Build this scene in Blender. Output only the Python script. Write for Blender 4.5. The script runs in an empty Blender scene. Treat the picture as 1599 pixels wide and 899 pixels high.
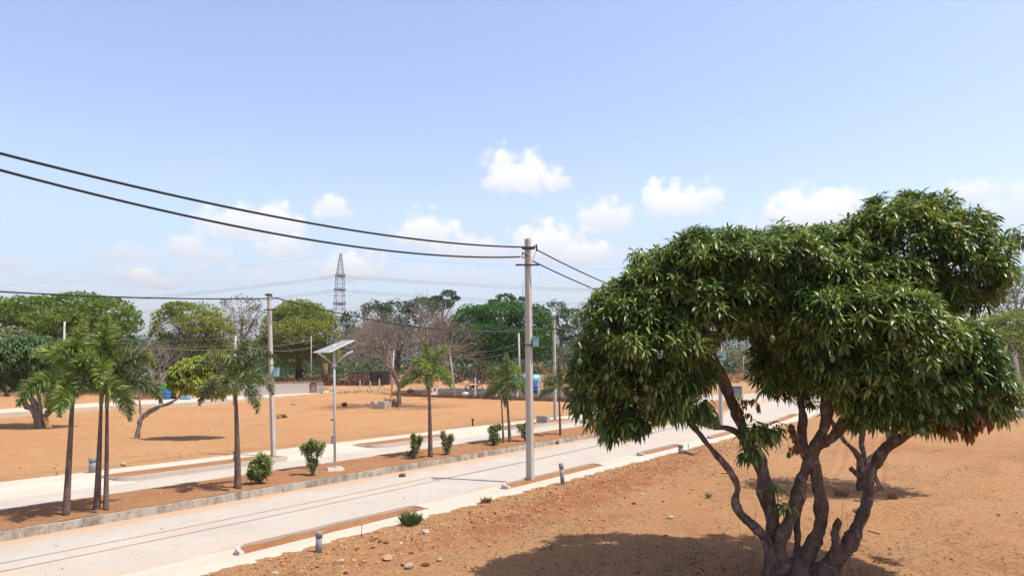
import bpy, math, random
import numpy as np
from mathutils import Vector, Matrix

# ------------------------------------------------------------------ camera
PI = math.pi
F = 1155.0; CX = 799.5; CY = 449.5; CAMH = 4.0
PITCH = math.atan((566 - CY) / F)
scene = bpy.context.scene
cam_d = bpy.data.cameras.new('camera')
cam = bpy.data.objects.new('camera', cam_d)
scene.collection.objects.link(cam)
cam.location = (0, 0, CAMH)
cam.rotation_euler = (PI / 2 + PITCH, 0, 0)
cam_d.sensor_width = 36.0
cam_d.lens = 36.0 * F / 1599.0
cam_d.clip_start = 0.1
cam_d.clip_end = 20000
scene.camera = cam

# ------------------------------------------------------------------ light
SUN = Vector((3.09, -0.967, 7.8)).normalized()
SUN_EL = math.asin(SUN.z)
SUN_AZ = math.atan2(SUN.x, SUN.y)          # clockwise from +Y
sun_d = bpy.data.lights.new('sun', 'SUN')
sun_d.energy = 4.1
sun_d.angle = math.radians(0.42)
sun_d.color = (1.0, 0.955, 0.88)
sun = bpy.data.objects.new('sun', sun_d)
scene.collection.objects.link(sun)
sun.rotation_euler = SUN.to_track_quat('Z', 'Y').to_euler()
sun.location = (20, -10, 60)
SKY_STRENGTH = 0.15
EXPOSURE = 0.43
scene.view_settings.view_transform = 'Standard'
scene.view_settings.look = 'None'
scene.view_settings.gamma = 1.0
scene.view_settings.use_curve_mapping = False
scene.view_settings.exposure = EXPOSURE
scene.render.engine = 'CYCLES'
scene.render.resolution_x = 1024
scene.render.resolution_y = 575


# ------------------------------------------------------------------ geometry of the view
def ray(px, py):
    x = (px - CX) / F; u = (CY - py) / F
    return Vector((x, math.cos(PITCH) - u * math.sin(PITCH), math.sin(PITCH) + u * math.cos(PITCH)))

def G(px, py, z=0.0):
    """ground point under a pixel"""
    r = ray(px, py); t = (z - CAMH) / r.z
    return Vector((r.x * t, r.y * t, z))

def at(px, py, Y):
    """point on the line of sight at world depth Y"""
    r = ray(px, py); t = Y / r.y
    return Vector((r.x * t, Y, CAMH + r.z * t))

def ppm(Y): return F / Y

ROAD_A = math.radians(34.388)
D = Vector((math.sin(ROAD_A), math.cos(ROAD_A), 0))
N = Vector((-math.cos(ROAD_A), math.sin(ROAD_A), 0))
def TS(t, s, z=0.0):
    p = D * t + N * s; return Vector((p.x, p.y, z))
def ts_of(p): return (p.x * D.x + p.y * D.y, p.x * N.x + p.y * N.y)

def sstep(a, b, x):
    u = np.clip((x - a) / (b - a), 0, 1); return u * u * (3 - 2 * u)

# ------------------------------------------------------------------ world
def build_world():
    w = bpy.data.worlds.new('World'); scene.world = w; w.use_nodes = True
    nt = w.node_tree; nt.nodes.clear()
    nd = nt.nodes.new; ln = nt.links.new
    def M(op, a, b=None, c=None, clamp=False):
        n = nd('ShaderNodeMath'); n.operation = op; n.use_clamp = clamp
        for i, v in enumerate((a, b, c)):
            if v is None: continue
            if isinstance(v, (int, float)): n.inputs[i].default_value = v
            else: ln(v, n.inputs[i])
        return n.outputs[0]
    out = nd('ShaderNodeOutputWorld'); bg = nd('ShaderNodeBackground')
    bg.inputs['Strength'].default_value = SKY_STRENGTH
    sky = nd('ShaderNodeTexSky'); sky.sky_type = 'NISHITA'; sky.sun_disc = False
    sky.sun_elevation = SUN_EL; sky.sun_rotation = SUN_AZ
    sky.altitude = 600; sky.air_density = 1.0; sky.dust_density = 3.0; sky.ozone_density = 1.6
    hs = nd('ShaderNodeMix'); hs.data_type = 'RGBA'; hs.blend_type = 'MULTIPLY'; hs.inputs[0].default_value = 1
    ln(sky.outputs[0], hs.inputs[6]); hs.inputs[7].default_value = (1.52, 1.36, 1.33, 1)
    tc = nd('ShaderNodeTexCoord'); sp = nd('ShaderNodeSeparateXYZ'); ln(tc.outputs['Generated'], sp.inputs[0])
    az = M('ARCTAN2', sp.outputs[0], sp.outputs[1])
    el = M('ARCSINE', sp.outputs[2])
    # large warp for billows + fine detail
    def noise(scale, detail, rough, typ='3D'):
        n = nd('ShaderNodeTexNoise'); n.inputs['Scale'].default_value = scale
        n.inputs['Detail'].default_value = detail; n.inputs['Roughness'].default_value = rough
        ln(tc.outputs['Generated'], n.inputs['Vector']); return n
    n1 = noise(26, 8, 0.62); n2 = noise(70, 6, 0.6)
    vo = nd('ShaderNodeTexVoronoi'); vo.inputs['Scale'].default_value = 60; vo.feature = 'SMOOTH_F1'
    vo.inputs['Smoothness'].default_value = .5
    ln(tc.outputs['Generated'], vo.inputs['Vector'])
    edge = M('ADD', M('MULTIPLY', M('SUBTRACT', n1.outputs[0], .5), 1.9), M('MULTIPLY', M('SUBTRACT', n2.outputs[0], .5), .8))
    edge = M('SUBTRACT', edge, M('MULTIPLY', M('SUBTRACT', vo.outputs['Distance'], .35), .9))
    # (px, py_base, half width px, height px, density)
    clouds = [
        (812, 292, 74, 52, 1.0), (780, 270, 36, 34, .9), (862, 292, 34, 24, .8),
        (1062, 330, 74, 44, .95), (1022, 318, 32, 36, .9), (1105, 318, 34, 30, .8), (945, 356, 58, 44, .75),
        (672, 378, 64, 50, 1.0), (730, 402, 76, 42, .8), (860, 402, 72, 54, 1.0), (905, 408, 66, 36, .9),
        (520, 336, 42, 32, .75), (400, 368, 112, 50, .9), (420, 350, 52, 34, .9), (320, 412, 62, 40, .6), (440, 395, 70, 30, .8),
        (550, 432, 74, 40, 1.0), (230, 445, 62, 30, .95), (200, 408, 70, 24, .6), (300, 395, 46, 30, .8),
        (1270, 352, 110, 56, .95), (1300, 325, 60, 32, .9), (1520, 310, 66, 26, .7), (1590, 345, 90, 52, .6),
        (10, 418, 50, 18, .6), (480, 425, 120, 30, .5), (700, 440, 160, 26, .55), (1000, 410, 130, 30, .4), (330, 440, 200, 26, .5), (880, 450, 90, 24, .45), (90, 440, 100, 16, .4),
        (-300, 380, 160, 60, .8), (-700, 300, 180, 70, .8), (1900, 330, 150, 60, .8), (2300, 380, 200, 80, .8),
    ]
    dens = None; shade = None
    for (px, py, hw, h, dn) in clouds:
        r = ray(px, py).normalized(); a = math.atan2(r.x, r.y); e = math.asin(r.z)
        ra = hw / F * math.cos(math.atan((px - CX) / F)) ** 2 if abs(px - CX) < 900 else hw / F
        re = h / F
        dx = M('DIVIDE', M('SUBTRACT', az, a), ra)
        dy = M('DIVIDE', M('SUBTRACT', el, e + re * .12), re)
        # flat base: distances below the base grow faster
        dyn = M('MAXIMUM', dy, M('MULTIPLY', dy, -2.6))
        dd = M('SQRT', M('ADD', M('MULTIPLY', dx, dx), M('MULTIPLY', dyn, dyn)))
        m = M('SUBTRACT', M('ADD', 1.0, M('MULTIPLY', edge, .62)), dd)
        m = M('MULTIPLY', M('MULTIPLY_ADD', m, 1.7, .3, clamp=True), dn)
        dens = m if dens is None else M('MAXIMUM', dens, m)
        sh = M('MULTIPLY', m, M('MULTIPLY_ADD', dy, .8, .25, clamp=True))
        shade = sh if shade is None else M('MAXIMUM', shade, sh)
    # thin veil low in the sky
    nv = nd('ShaderNodeTexNoise'); nv.inputs['Scale'].default_value = 5; nv.inputs['Detail'].default_value = 7
    mp = nd('ShaderNodeMapping'); mp.inputs['Scale'].default_value = (1, 1, 4); ln(tc.outputs['Generated'], mp.inputs[0]); ln(mp.outputs[0], nv.inputs['Vector'])
    veil = M('MULTIPLY', M('MULTIPLY_ADD', nv.outputs[0], 2.2, -.75, clamp=True), M('SUBTRACT', 1, M('MULTIPLY', M('ABSOLUTE', M('SUBTRACT', el, .12)), 5), clamp=True))
    ds = nd('ShaderNodeMath'); ds.operation = 'SMOOTHSTEP' if False else 'MULTIPLY'
    ln(dens, ds.inputs[0]); ln(dens, ds.inputs[1])
    dsm = M('MULTIPLY', M('SUBTRACT', 3, M('MULTIPLY', dens, 2)), ds.outputs[0])
    cc = nd('ShaderNodeMix'); cc.data_type = 'RGBA'
    ln(M('MULTIPLY', shade, 1.25, clamp=True), cc.inputs[0])
    cc.inputs[6].default_value = (4.3, 4.45, 4.85, 1); cc.inputs[7].default_value = (6.2, 6.1, 6.0, 1)
    m1 = nd('ShaderNodeMix'); m1.data_type = 'RGBA'
    ln(M('MULTIPLY', veil, .45), m1.inputs[0]); ln(hs.outputs[2], m1.inputs[6]); m1.inputs[7].default_value = (3.9, 4.2, 4.9, 1)
    m2 = nd('ShaderNodeMix'); m2.data_type = 'RGBA'
    ln(M('MULTIPLY', dsm, .95), m2.inputs[0]); ln(m1.outputs[2], m2.inputs[6]); ln(cc.outputs[2], m2.inputs[7])
    # zenith above the frame dimmed to lower the ambient light; low sky dimmed too
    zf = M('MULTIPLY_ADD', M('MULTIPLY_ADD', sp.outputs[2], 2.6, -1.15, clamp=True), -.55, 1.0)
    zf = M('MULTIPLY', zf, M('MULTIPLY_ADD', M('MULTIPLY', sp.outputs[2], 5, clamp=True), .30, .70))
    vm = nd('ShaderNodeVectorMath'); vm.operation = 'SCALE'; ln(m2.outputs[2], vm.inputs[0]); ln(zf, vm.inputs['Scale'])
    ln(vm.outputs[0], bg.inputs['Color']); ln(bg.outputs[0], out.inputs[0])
build_world()

# ------------------------------------------------------------------ noise (numpy)
def _h(ix, iy, iz, seed):
    n = (ix * 374761393 + iy * 668265263 + iz * 2147483647 + seed * 974634777).astype(np.int64) & 0xffffffff
    n = ((n ^ (n >> 13)) * 1274126177) & 0xffffffff
    n = n ^ (n >> 16)
    return (n & 0xffffff) / float(0xffffff)
def vnoise(x, y, z=None, seed=0):
    x = np.asarray(x, float); y = np.asarray(y, float); z = np.zeros_like(x) if z is None else np.asarray(z, float)
    ix = np.floor(x).astype(np.int64); iy = np.floor(y).astype(np.int64); iz = np.floor(z).astype(np.int64)
    fx = x - ix; fy = y - iy; fz = z - iz
    fx = fx * fx * (3 - 2 * fx); fy = fy * fy * (3 - 2 * fy); fz = fz * fz * (3 - 2 * fz)
    r = 0
    for a in (0, 1):
        wa = fx if a else 1 - fx
        for b in (0, 1):
            wb = fy if b else 1 - fy
            for c in (0, 1):
                wc = fz if c else 1 - fz
                r = r + wa * wb * wc * _h(ix + a, iy + b, iz + c, seed)
    return r
def fbm(x, y, z=None, o=4, seed=0):
    r = 0; a = .5; f = 1.0; tot = 0
    for i in range(o):
        r = r + a * vnoise(np.asarray(x) * f, np.asarray(y) * f, None if z is None else np.asarray(z) * f, seed + i); tot += a
        a *= .5; f *= 2.03
    return r / tot

# ------------------------------------------------------------------ object helpers
COL = scene.collection
def tag(o, label=None, cat=None, group=None, kind=None):
    if label: o['label'] = label
    if cat: o['category'] = cat
    if group: o['group'] = group
    if kind: o['kind'] = kind
    return o
def thing(name, loc, label, cat, group=None, rz=0.0):
    o = bpy.data.objects.new(name, None); COL.objects.link(o); o.empty_display_size = .2
    o.location = loc; o.rotation_euler = (0, 0, rz)
    return tag(o, label, cat, group)
def link(name, me, mat, parent=None, world=True):
    o = bpy.data.objects.new(name, me); COL.objects.link(o)
    if mat is not None: me.materials.append(mat)
    if parent is not None:
        o.parent = parent
        if world:   # geometry was given in world space
            o.matrix_parent_inverse = Matrix.Identity(4)
            m = Matrix.LocRotScale(parent.location, parent.rotation_euler, parent.scale) if parent.parent is None else \
                Matrix.LocRotScale(parent.parent.location, parent.parent.rotation_euler, parent.parent.scale) @ Matrix.LocRotScale(parent.location, parent.rotation_euler, parent.scale)
            me.transform(m.inverted())
    return o
def np_mesh(name, V, Fc, smooth=False):
    """V (n,3), Fc (m,k) with equal k"""
    V = np.ascontiguousarray(V, dtype=np.float32); Fc = np.ascontiguousarray(Fc, dtype=np.int32)
    me = bpy.data.meshes.new(name); k = Fc.shape[1]
    me.vertices.add(len(V)); me.vertices.foreach_set('co', V.ravel())
    me.loops.add(Fc.size); me.loops.foreach_set('vertex_index', Fc.ravel())
    me.polygons.add(len(Fc)); me.polygons.foreach_set('loop_start', np.arange(0, Fc.size, k, dtype=np.int32))
    if smooth: me.polygons.foreach_set('use_smooth', np.ones(len(Fc), dtype=bool))
    me.update(calc_edges=True); me.validate()
    return me

def vn1s(x, y): return float(vnoise(np.array([x]), np.array([y]), None, 17)[0])
class MB:
    """collects simple solids into one mesh"""
    def __init__(s): s.v = []; s.f = []; s.sm = []
    def add(s, vs, fs, smooth=False):
        b = len(s.v); s.v += [tuple(v) for v in vs]
        for f in fs: s.f.append(tuple(i + b for i in f)); s.sm.append(smooth)
    def box(s, c, size, rz=0.0, M_=None, taper=1.0):
        hx, hy, hz = size[0] / 2, size[1] / 2, size[2] / 2
        vs = []
        for z, k in ((-hz, 1), (hz, taper)):
            for x, y in ((-hx, -hy), (hx, -hy), (hx, hy), (-hx, hy)): vs.append(Vector((x * k, y * k, z)))
        R = Matrix.Rotation(rz, 3, 'Z') if M_ is None else M_
        vs = [R @ v + Vector(c) for v in vs]
        s.add(vs, [(0, 3, 2, 1), (4, 5, 6, 7), (0, 1, 5, 4), (1, 2, 6, 5), (2, 3, 7, 6), (3, 0, 4, 7)])
    def tube(s, pts, rad, n=8, cap=True, wob=0.0, seed=0, knob=0.0):
        pts = [Vector(p) for p in pts]
        if not isinstance(rad, (list, tuple)): rad = [rad] * len(pts)
        rg = random.Random(seed); vs = []; fs = []
        t0 = (pts[1] - pts[0]).normalized()
        u = t0.orthogonal().normalized()
        for i, p in enumerate(pts):
            t = (pts[min(i + 1, len(pts) - 1)] - pts[max(i - 1, 0)])
            t = t.normalized() if t.length > 1e-9 else t0
            u = (u - t * u.dot(t));
            u = u.normalized() if u.length > 1e-6 else t.orthogonal().normalized()
            w = t.cross(u)
            for k in range(n):
                a = 2 * PI * k / n; r = rad[i] * (1 + wob * (rg.random() - .5) * 2)
                o = u * math.cos(a) + w * math.sin(a)
                if knob:
                    x_ = p + o * r; r *= 1 + knob * (vn1s(x_.x * 5 + x_.z * 1.3, x_.y * 5 + x_.z * 3.5) - .45) * 1.6 + knob * .7 * (vn1s(x_.x * 17 + x_.z * 3, x_.y * 17 + x_.z * 14) - .5)
                vs.append(p + o * r)
        for i in range(len(pts) - 1):
            for k in range(n):
                a = i * n + k; b = i * n + (k + 1) % n; fs.append((a, b, b + n, a + n))
        if cap:
            fs.append(tuple(range(n - 1, -1, -1))); fs.append(tuple(range((len(pts) - 1) * n, len(pts) * n)))
        s.add(vs, fs, n > 5)
    def cyl(s, a, b, r, r2=None, n=16): s.tube([a, b], [r, r if r2 is None else r2], n)
    def lathe(s, c, prof, n=20, M_=None):
        """prof: list of (r, z)"""
        vs = []; fs = []
        R = M_ or Matrix.Identity(3)
        for (r, z) in prof:
            for k in range(n):
                a = 2 * PI * k / n; vs.append(R @ Vector((r * math.cos(a), r * math.sin(a), z)) + Vector(c))
        for i in range(len(prof) - 1):
            for k in range(n):
                a = i * n + k; b = i * n + (k + 1) % n; fs.append((a, b, b + n, a + n))
        fs.append(tuple(range(n - 1, -1, -1))); fs.append(tuple(range((len(prof) - 1) * n, len(prof) * n)))
        s.add(vs, fs, True)
    def build(s, name, mat, parent=None, world=True, bevel=0.0):
        me = bpy.data.meshes.new(name); me.from_pydata(s.v, [], s.f); me.update()
        me.polygons.foreach_set('use_smooth', s.sm)
        o = link(name, me, mat, parent, world)
        if bevel:
            m = o.modifiers.new('bevel', 'BEVEL'); m.width = bevel; m.segments = 2; m.limit_method = 'ANGLE'
        return o

# ------------------------------------------------------------------ materials
def mat_base(name, rough=.8, spec=.3):
    m = bpy.data.materials.new(name); m.use_nodes = True
    b = m.node_tree.nodes['Principled BSDF']; b.inputs['Roughness'].default_value = rough
    b.inputs['Specular IOR Level'].default_value = spec
    return m, m.node_tree, b
class NT:
    def __init__(s, nt): s.nt = nt
    def n(s, t, **k):
        x = s.nt.nodes.new(t)
        for a, b in k.items(): setattr(x, a, b)
        return x
    def l(s, a, b): s.nt.links.new(a, b)
    def math(s, op, a, b=None, c=None, clamp=False):
        n = s.n('ShaderNodeMath', operation=op, use_clamp=clamp)
        for i, v in enumerate((a, b, c)):
            if v is None: continue
            if isinstance(v, (int, float)): n.inputs[i].default_value = v
            else: s.l(v, n.inputs[i])
        return n.outputs[0]
    def noise(s, vec, scale, detail=4, rough=.55, dist=0.0):
        n = s.n('ShaderNodeTexNoise'); n.inputs['Scale'].default_value = scale; n.inputs['Detail'].default_value = detail
        n.inputs['Roughness'].default_value = rough; n.inputs['Distortion'].default_value = dist
        if vec is not None: s.l(vec, n.inputs['Vector'])
        return n.outputs[0]
    def mix(s, f, a, b, blend='MIX'):
        n = s.n('ShaderNodeMix', data_type='RGBA', blend_type=blend)
        for i, v in ((0, f), (6, a), (7, b)):
            if isinstance(v, (int, float)): n.inputs[i].default_value = v
            elif isinstance(v, tuple): n.inputs[i].default_value = (*v, 1) if len(v) == 3 else v
            else: s.l(v, n.inputs[i])
        return n.outputs[2]
    def ramp(s, f, stops):
        n = s.n('ShaderNodeValToRGB'); e = n.color_ramp.elements
        while len(e) < len(stops): e.new(.5)
        for i, (p, c) in enumerate(stops): e[i].position = p; e[i].color = (*c, 1) if len(c) == 3 else c
        s.l(f, n.inputs[0]); return n.outputs[0]
    def pos(s): return s.n('ShaderNodeNewGeometry').outputs['Position']
    def obj(s): return s.n('ShaderNodeTexCoord').outputs['Object']
    def mapv(s, v, scale=(1, 1, 1), rz=0.0, loc=(0, 0, 0)):
        n = s.n('ShaderNodeMapping'); n.inputs['Scale'].default_value = scale; n.inputs['Rotation'].default_value = (0, 0, rz)
        n.inputs['Location'].default_value = loc; s.l(v, n.inputs[0]); return n.outputs[0]
    def bump(s, h, strength, dist, bsdf):
        n = s.n('ShaderNodeBump'); n.inputs['Strength'].default_value = strength; n.inputs['Distance'].default_value = dist
        s.l(h, n.inputs['Height']); s.l(n.outputs[0], bsdf.inputs['Normal']); return n

def simple(name, col, rough=.7, spec=.3, metal=0.0, var=.12, scale=8, bump=0.0):
    m, nt, b = mat_base(name, rough, spec); q = NT(nt)
    f = q.noise(q.obj(), scale, 5, .6)
    dark = tuple(c * (1 - var * 1.6) for c in col); lite = tuple(min(1, c * (1 + var)) for c in col)
    q.l(q.ramp(f, [(.3, dark), (.7, lite)]), b.inputs['Base Color']); b.inputs['Metallic'].default_value = metal
    if bump: q.bump(f, bump, .02, b)
    return m

def leafmat(name, stops, rough=.45, spec=.4, trans=.25, tcol=None, bloom=None):
    """stops: colours spread over leaves at random"""
    m, nt, b = mat_base(name, rough, spec); q = NT(nt)
    g = q.n('ShaderNodeNewGeometry')
    big = q.noise(g.outputs['Position'], .9 if bloom is None else bloom, 2, .5)
    f = q.math('ADD', q.math('MULTIPLY', g.outputs['Random Per Island'], .75), q.math('MULTIPLY', q.math('SUBTRACT', big, .37), 1.0))
    n = len(stops)
    col = q.ramp(f, [((i + .15) / n, c) for i, c in enumerate(stops)])
    q.l(col, b.inputs['Base Color'])
    tr = q.n('ShaderNodeBsdfTranslucent')
    q.l(q.mix(1.0, col, tcol or (1.5, 1.6, .7), 'MULTIPLY'), tr.inputs['Color'])
    mx = q.n('ShaderNodeMixShader'); mx.inputs[0].default_value = trans
    out = [x for x in nt.nodes if x.type == 'OUTPUT_MATERIAL'][0]
    q.l(b.outputs[0], mx.inputs[1]); q.l(tr.outputs[0], mx.inputs[2]); q.l(mx.outputs[0], out.inputs[0])
    return m

def soil_material(redness=0.0):
    m, nt, b = mat_base('dry orange earth' if not redness else 'red planting earth', .95, .12); q = NT(nt); P = q.pos()
    R = q.mapv(P, rz=ROAD_A)
    big = q.noise(P, .11, 5, .6, .4)
    mid = q.noise(P, .8, 6, .65, .3)
    streak = q.noise(q.mapv(R, (1.0, .13, 1)), .7, 5, .6, .6)      # rain and wheel marks along the plot
    fine = q.noise(P, 9, 6, .7)
    grit = q.noise(P, 42, 4, .7)
    c1 = q.ramp(big, [(.32, (.35, .182, .080)), (.5, (.455, .250, .114)), (.7, (.50, .305, .15))])
    c2 = q.mix(q.math('MULTIPLY', q.ramp(mid, [(.44, (0, 0, 0)), (.60, (1, 1, 1))]), .6), c1, (.47, .31, .165))
    c3 = q.mix(q.math('MULTIPLY', q.ramp(streak, [(.52, (0, 0, 0)), (.7, (1, 1, 1))]), .5), c2, (.33, .135, .05))
    # dark red spill of earth beside the footpath
    sep = q.n('ShaderNodeSeparateXYZ'); q.l(P, sep.inputs[0])
    t = q.math('ADD', q.math('MULTIPLY', sep.outputs[0], D.x), q.math('MULTIPLY', sep.outputs[1], D.y))
    s = q.math('ADD', q.math('MULTIPLY', sep.outputs[0], N.x), q.math('MULTIPLY', sep.outputs[1], N.y))
    near = q.math('MULTIPLY_ADD', s, -.4, 5.6, clamp=True)
    c3 = q.mix(q.math('MULTIPLY', near, .5), c3, (.40, .195, .085))
    band = q.math('SUBTRACT', 1, q.math('ABSOLUTE', q.math('DIVIDE', q.math('SUBTRACT', s, q.math('MULTIPLY_ADD', t, .045, 9.9)), 1.3)), clamp=True)
    band = q.math('MULTIPLY', band, q.math('SUBTRACT', 1, q.math('ABSOLUTE', q.math('DIVIDE', q.math('SUBTRACT', t, 22), 13)), clamp=True))
    red = q.math('MULTIPLY', q.math('MULTIPLY', band, 2.3), q.ramp(q.noise(P, 1.3, 7, .75, .7), [(.40, (0, 0, 0)), (.54, (1, 1, 1))]), clamp=True)
    c4 = q.mix(q.math('MULTIPLY', red, .85), c3, (.31, .105, .045))
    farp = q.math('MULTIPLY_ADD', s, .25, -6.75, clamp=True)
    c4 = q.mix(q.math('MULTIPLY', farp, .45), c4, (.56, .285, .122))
    if redness: c4 = q.mix(redness, c4, (.30, .105, .045))
    # straw litter
    dry = q.ramp(q.noise(q.mapv(P, (1, 1, 1)), .45, 8, .8, .8), [(.50, (0, 0, 0)), (.64, (1, 1, 1))])
    c5 = q.mix(q.math('MULTIPLY', dry, .45), c4, (.34, .225, .115))
    blot = q.ramp(q.noise(P, 1.6, 7, .8, 1.0), [(.36, (1,) * 3), (.45, (0,) * 3)])
    c5 = q.mix(q.math('MULTIPLY', blot, .4), c5, (.27, .125, .052))
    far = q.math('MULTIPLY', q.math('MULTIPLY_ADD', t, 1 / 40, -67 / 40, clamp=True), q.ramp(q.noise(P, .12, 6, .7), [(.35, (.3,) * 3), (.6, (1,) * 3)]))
    speck = q.ramp(q.noise(q.mapv(R, (1, .45, 1)), 22, 5, .75, .5), [(.40, (1,) * 3), (.50, (0,) * 3)])
    c5 = q.mix(q.math('MULTIPLY', speck, .42), c5, (.20, .095, .04))
    spl = q.ramp(q.noise(q.mapv(R, (1, .5, 1)), 15, 5, .75, .8), [(.56, (0,) * 3), (.66, (1,) * 3)])
    c5 = q.mix(q.math('MULTIPLY', spl, .4), c5, (.60, .40, .23))
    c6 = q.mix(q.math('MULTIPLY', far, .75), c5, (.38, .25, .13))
    c7 = q.mix(q.math('MULTIPLY', q.ramp(grit, [(.60, (0, 0, 0)), (.72, (1, 1, 1))]), .35), c6, (.62, .46, .30))
    c8 = q.mix(q.math('MULTIPLY', q.ramp(fine, [(.36, (1, 1, 1)), (.52, (0, 0, 0))]), .5), c7, (.22, .10, .045))
    q.l(c8, b.inputs['Base Color'])
    h = q.math('ADD', q.math('MULTIPLY', fine, .7), q.math('MULTIPLY', grit, .35))
    q.bump(h, .9, .09, b)
    return m

def concrete_material(name, col, dust=(.56, .36, .22), dustamt=.35, streaks=False, joints=0.0, grime=.25):
    m, nt, b = mat_base(name, .85, .25); q = NT(nt); P = q.pos(); R = q.mapv(P, rz=ROAD_A)
    n1 = q.noise(P, .5, 6, .65, .3); n2 = q.noise(P, 3.5, 6, .65); n3 = q.noise(P, 30, 3, .6)
    base = q.ramp(n1, [(.3, tuple(c * .86 for c in col)), (.65, col)])
    base = q.mix(q.math('MULTIPLY', q.ramp(n2, [(.3, (1,) * 3), (.5, (0,) * 3)]), grime), base, tuple(c * .7 for c in col))
    lon = q.noise(q.mapv(R, (1, .06, 1)), 1.1, 5, .6, .3)
    base = q.mix(q.math('MULTIPLY', q.ramp(lon, [(.48, (0,) * 3), (.72, (1,) * 3)]), dustamt), base, dust)
    base = q.mix(q.math('MULTIPLY', q.ramp(q.noise(P, .9, 7, .75, 1.2), [(.60, (0,) * 3), (.64, (1,) * 3)]), dustamt * .35), base, dust)
    if name == 'worn concrete':
        sp_ = q.n('ShaderNodeSeparateXYZ'); q.l(P, sp_.inputs[0])
        s_ = q.math('ADD', q.math('MULTIPLY', sp_.outputs[0], N.x), q.math('MULTIPLY', sp_.outputs[1], N.y))
        wob = q.math('MULTIPLY', q.math('SUBTRACT', q.noise(P, .8, 5, .65), .5), 2.0)
        s_ = q.math('ADD', s_, wob)
        for sc_, wd_, am_ in ((19.0, .9, .8), (14.1, .45, .5), (22.2, .5, .6), (25.2, .7, .4)):
            bnd = q.math('SUBTRACT', 1, q.math('ABSOLUTE', q.math('DIVIDE', q.math('SUBTRACT', s_, sc_), wd_)), clamp=True)
            base = q.mix(q.math('MULTIPLY', bnd, am_), base, (.47, .29, .165))
    if joints:
        sep = q.n('ShaderNodeSeparateXYZ'); q.l(P, sep.inputs[0])
        t = q.math('ADD', q.math('MULTIPLY', sep.outputs[0], D.x), q.math('MULTIPLY', sep.outputs[1], D.y))
        fr = q.math('ABSOLUTE', q.math('SUBTRACT', q.math('FRACT', q.math('DIVIDE', t, joints)), .5))
        ln_ = q.math('LESS_THAN', fr, .012 / joints * 1.2)
        base = q.mix(q.math('MULTIPLY', ln_, .45), base, tuple(c * .45 for c in col))
    if streaks:
        vs = q.noise(q.mapv(P, (1, 1, .45)), 2.6, 8, .78, .6)
        st = q.math('MULTIPLY', q.ramp(vs, [(.43, (0,) * 3), (.60, (1,) * 3)]), .75)
        base = q.mix(st, base, (.115, .095, .072))
    q.l(base, b.inputs['Base Color'])
    q.bump(q.math('ADD', n2, q.math('MULTIPLY', n3, .3)), .25, .02, b)
    return m

def bark(name, c1, c2, lich=(.42, .39, .34), amt=.35, scale=6):
    m, nt, b = mat_base(name, .9, .15); q = NT(nt); o = q.pos()
    f = q.noise(q.mapv(o, (1, 1, .35)), scale, 6, .7, .5)
    c = q.ramp(f, [(.32, c1), (.66, c2)])
    l = q.ramp(q.noise(o, scale * 1.1, 5, .6), [(.56, (0,) * 3), (.62, (1,) * 3)])
    c = q.mix(q.math('MULTIPLY', l, amt), c, lich)
    l2 = q.ramp(q.noise(o, scale * 5, 4, .7), [(.60, (0,) * 3), (.66, (1,) * 3)])
    c = q.mix(q.math('MULTIPLY', l2, amt * .8), c, lich)
    cr = q.ramp(q.noise(q.mapv(o, (1, 1, .3)), scale * 4, 5, .75, .8), [(.36, (1,) * 3), (.46, (0,) * 3)])
    c = q.mix(q.math('MULTIPLY', cr, .6), c, tuple(x * .35 for x in c1))
    q.l(c, b.inputs['Base Color'])
    q.bump(q.math('ADD', f, q.math('MULTIPLY', q.noise(o, scale * 6, 4, .7), .6)), 1.0, .08, b)
    return m

MAT = {}
MAT['soil'] = soil_material()
MAT['soil_red'] = soil_material(.5)
MAT['road'] = concrete_material('worn concrete', (.475, .42, .355), dust=(.52, .37, .26), dustamt=.55, grime=.42)
MAT['path'] = concrete_material('pale footpath concrete', (.56, .485, .395), dustamt=.35)
MAT['kerb'] = concrete_material('kerb concrete', (.48, .43, .37), dustamt=.25, joints=1.5)
MAT['kerb_dirty'] = concrete_material('blackened kerb concrete', (.46, .40, .33), dustamt=.25, streaks=True, joints=3.0)
MAT['asphalt'] = simple('new asphalt', (.075, .072, .075), .9, .2, var=.25, scale=2)
MAT['pole'] = concrete_material('pole concrete', (.50, .46, .41), dustamt=.0, grime=.4)
MAT['iron'] = simple('dark iron', (.035, .035, .04), .6, .4, var=.3)
MAT['cable'] = simple('black cable', (.012, .013, .018), .6, .4)
MAT['thin_cable'] = simple('weathered line', (.30, .31, .33), .5, .4)
MAT['galv'] = simple('galvanised steel', (.50, .51, .52), .45, .5, metal=.3, var=.15, scale=20)
MAT['tower'] = simple('tower steel', (.22, .24, .27), .6, .4)
MAT['white'] = simple('white painted metal', (.68, .68, .66), .5, .4)
MAT['teal'] = simple('teal painted box', (.20, .42, .40), .45, .4)
MAT['tank_blue'] = simple('light blue paint', (.16, .47, .58), .4, .5)
MAT['tank_dark'] = simple('deep teal paint', (.03, .17, .20), .5, .4)
MAT['barrel'] = simple('blue plastic', (.035, .13, .36), .45, .4)
MAT['barrel_lt'] = simple('pale blue plastic', (.22, .42, .55), .45, .4)
MAT['green_pl'] = simple('green plastic', (.03, .35, .08), .5, .4)
MAT['red'] = simple('red paint', (.45, .04, .03), .5, .4)
MAT['black'] = simple('black rubber and paint', (.018, .018, .02), .5, .4)
MAT['pvc'] = simple('grey pipe', (.25, .24, .235), .6, .4, var=.25)
MAT['rock_w'] = simple('pale rock', (.42, .33, .24), .9, .2, var=.2, bump=.6)
MAT['rock_t'] = simple('tan rock', (.45, .29, .17), .9, .2, var=.2, bump=.6)
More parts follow.
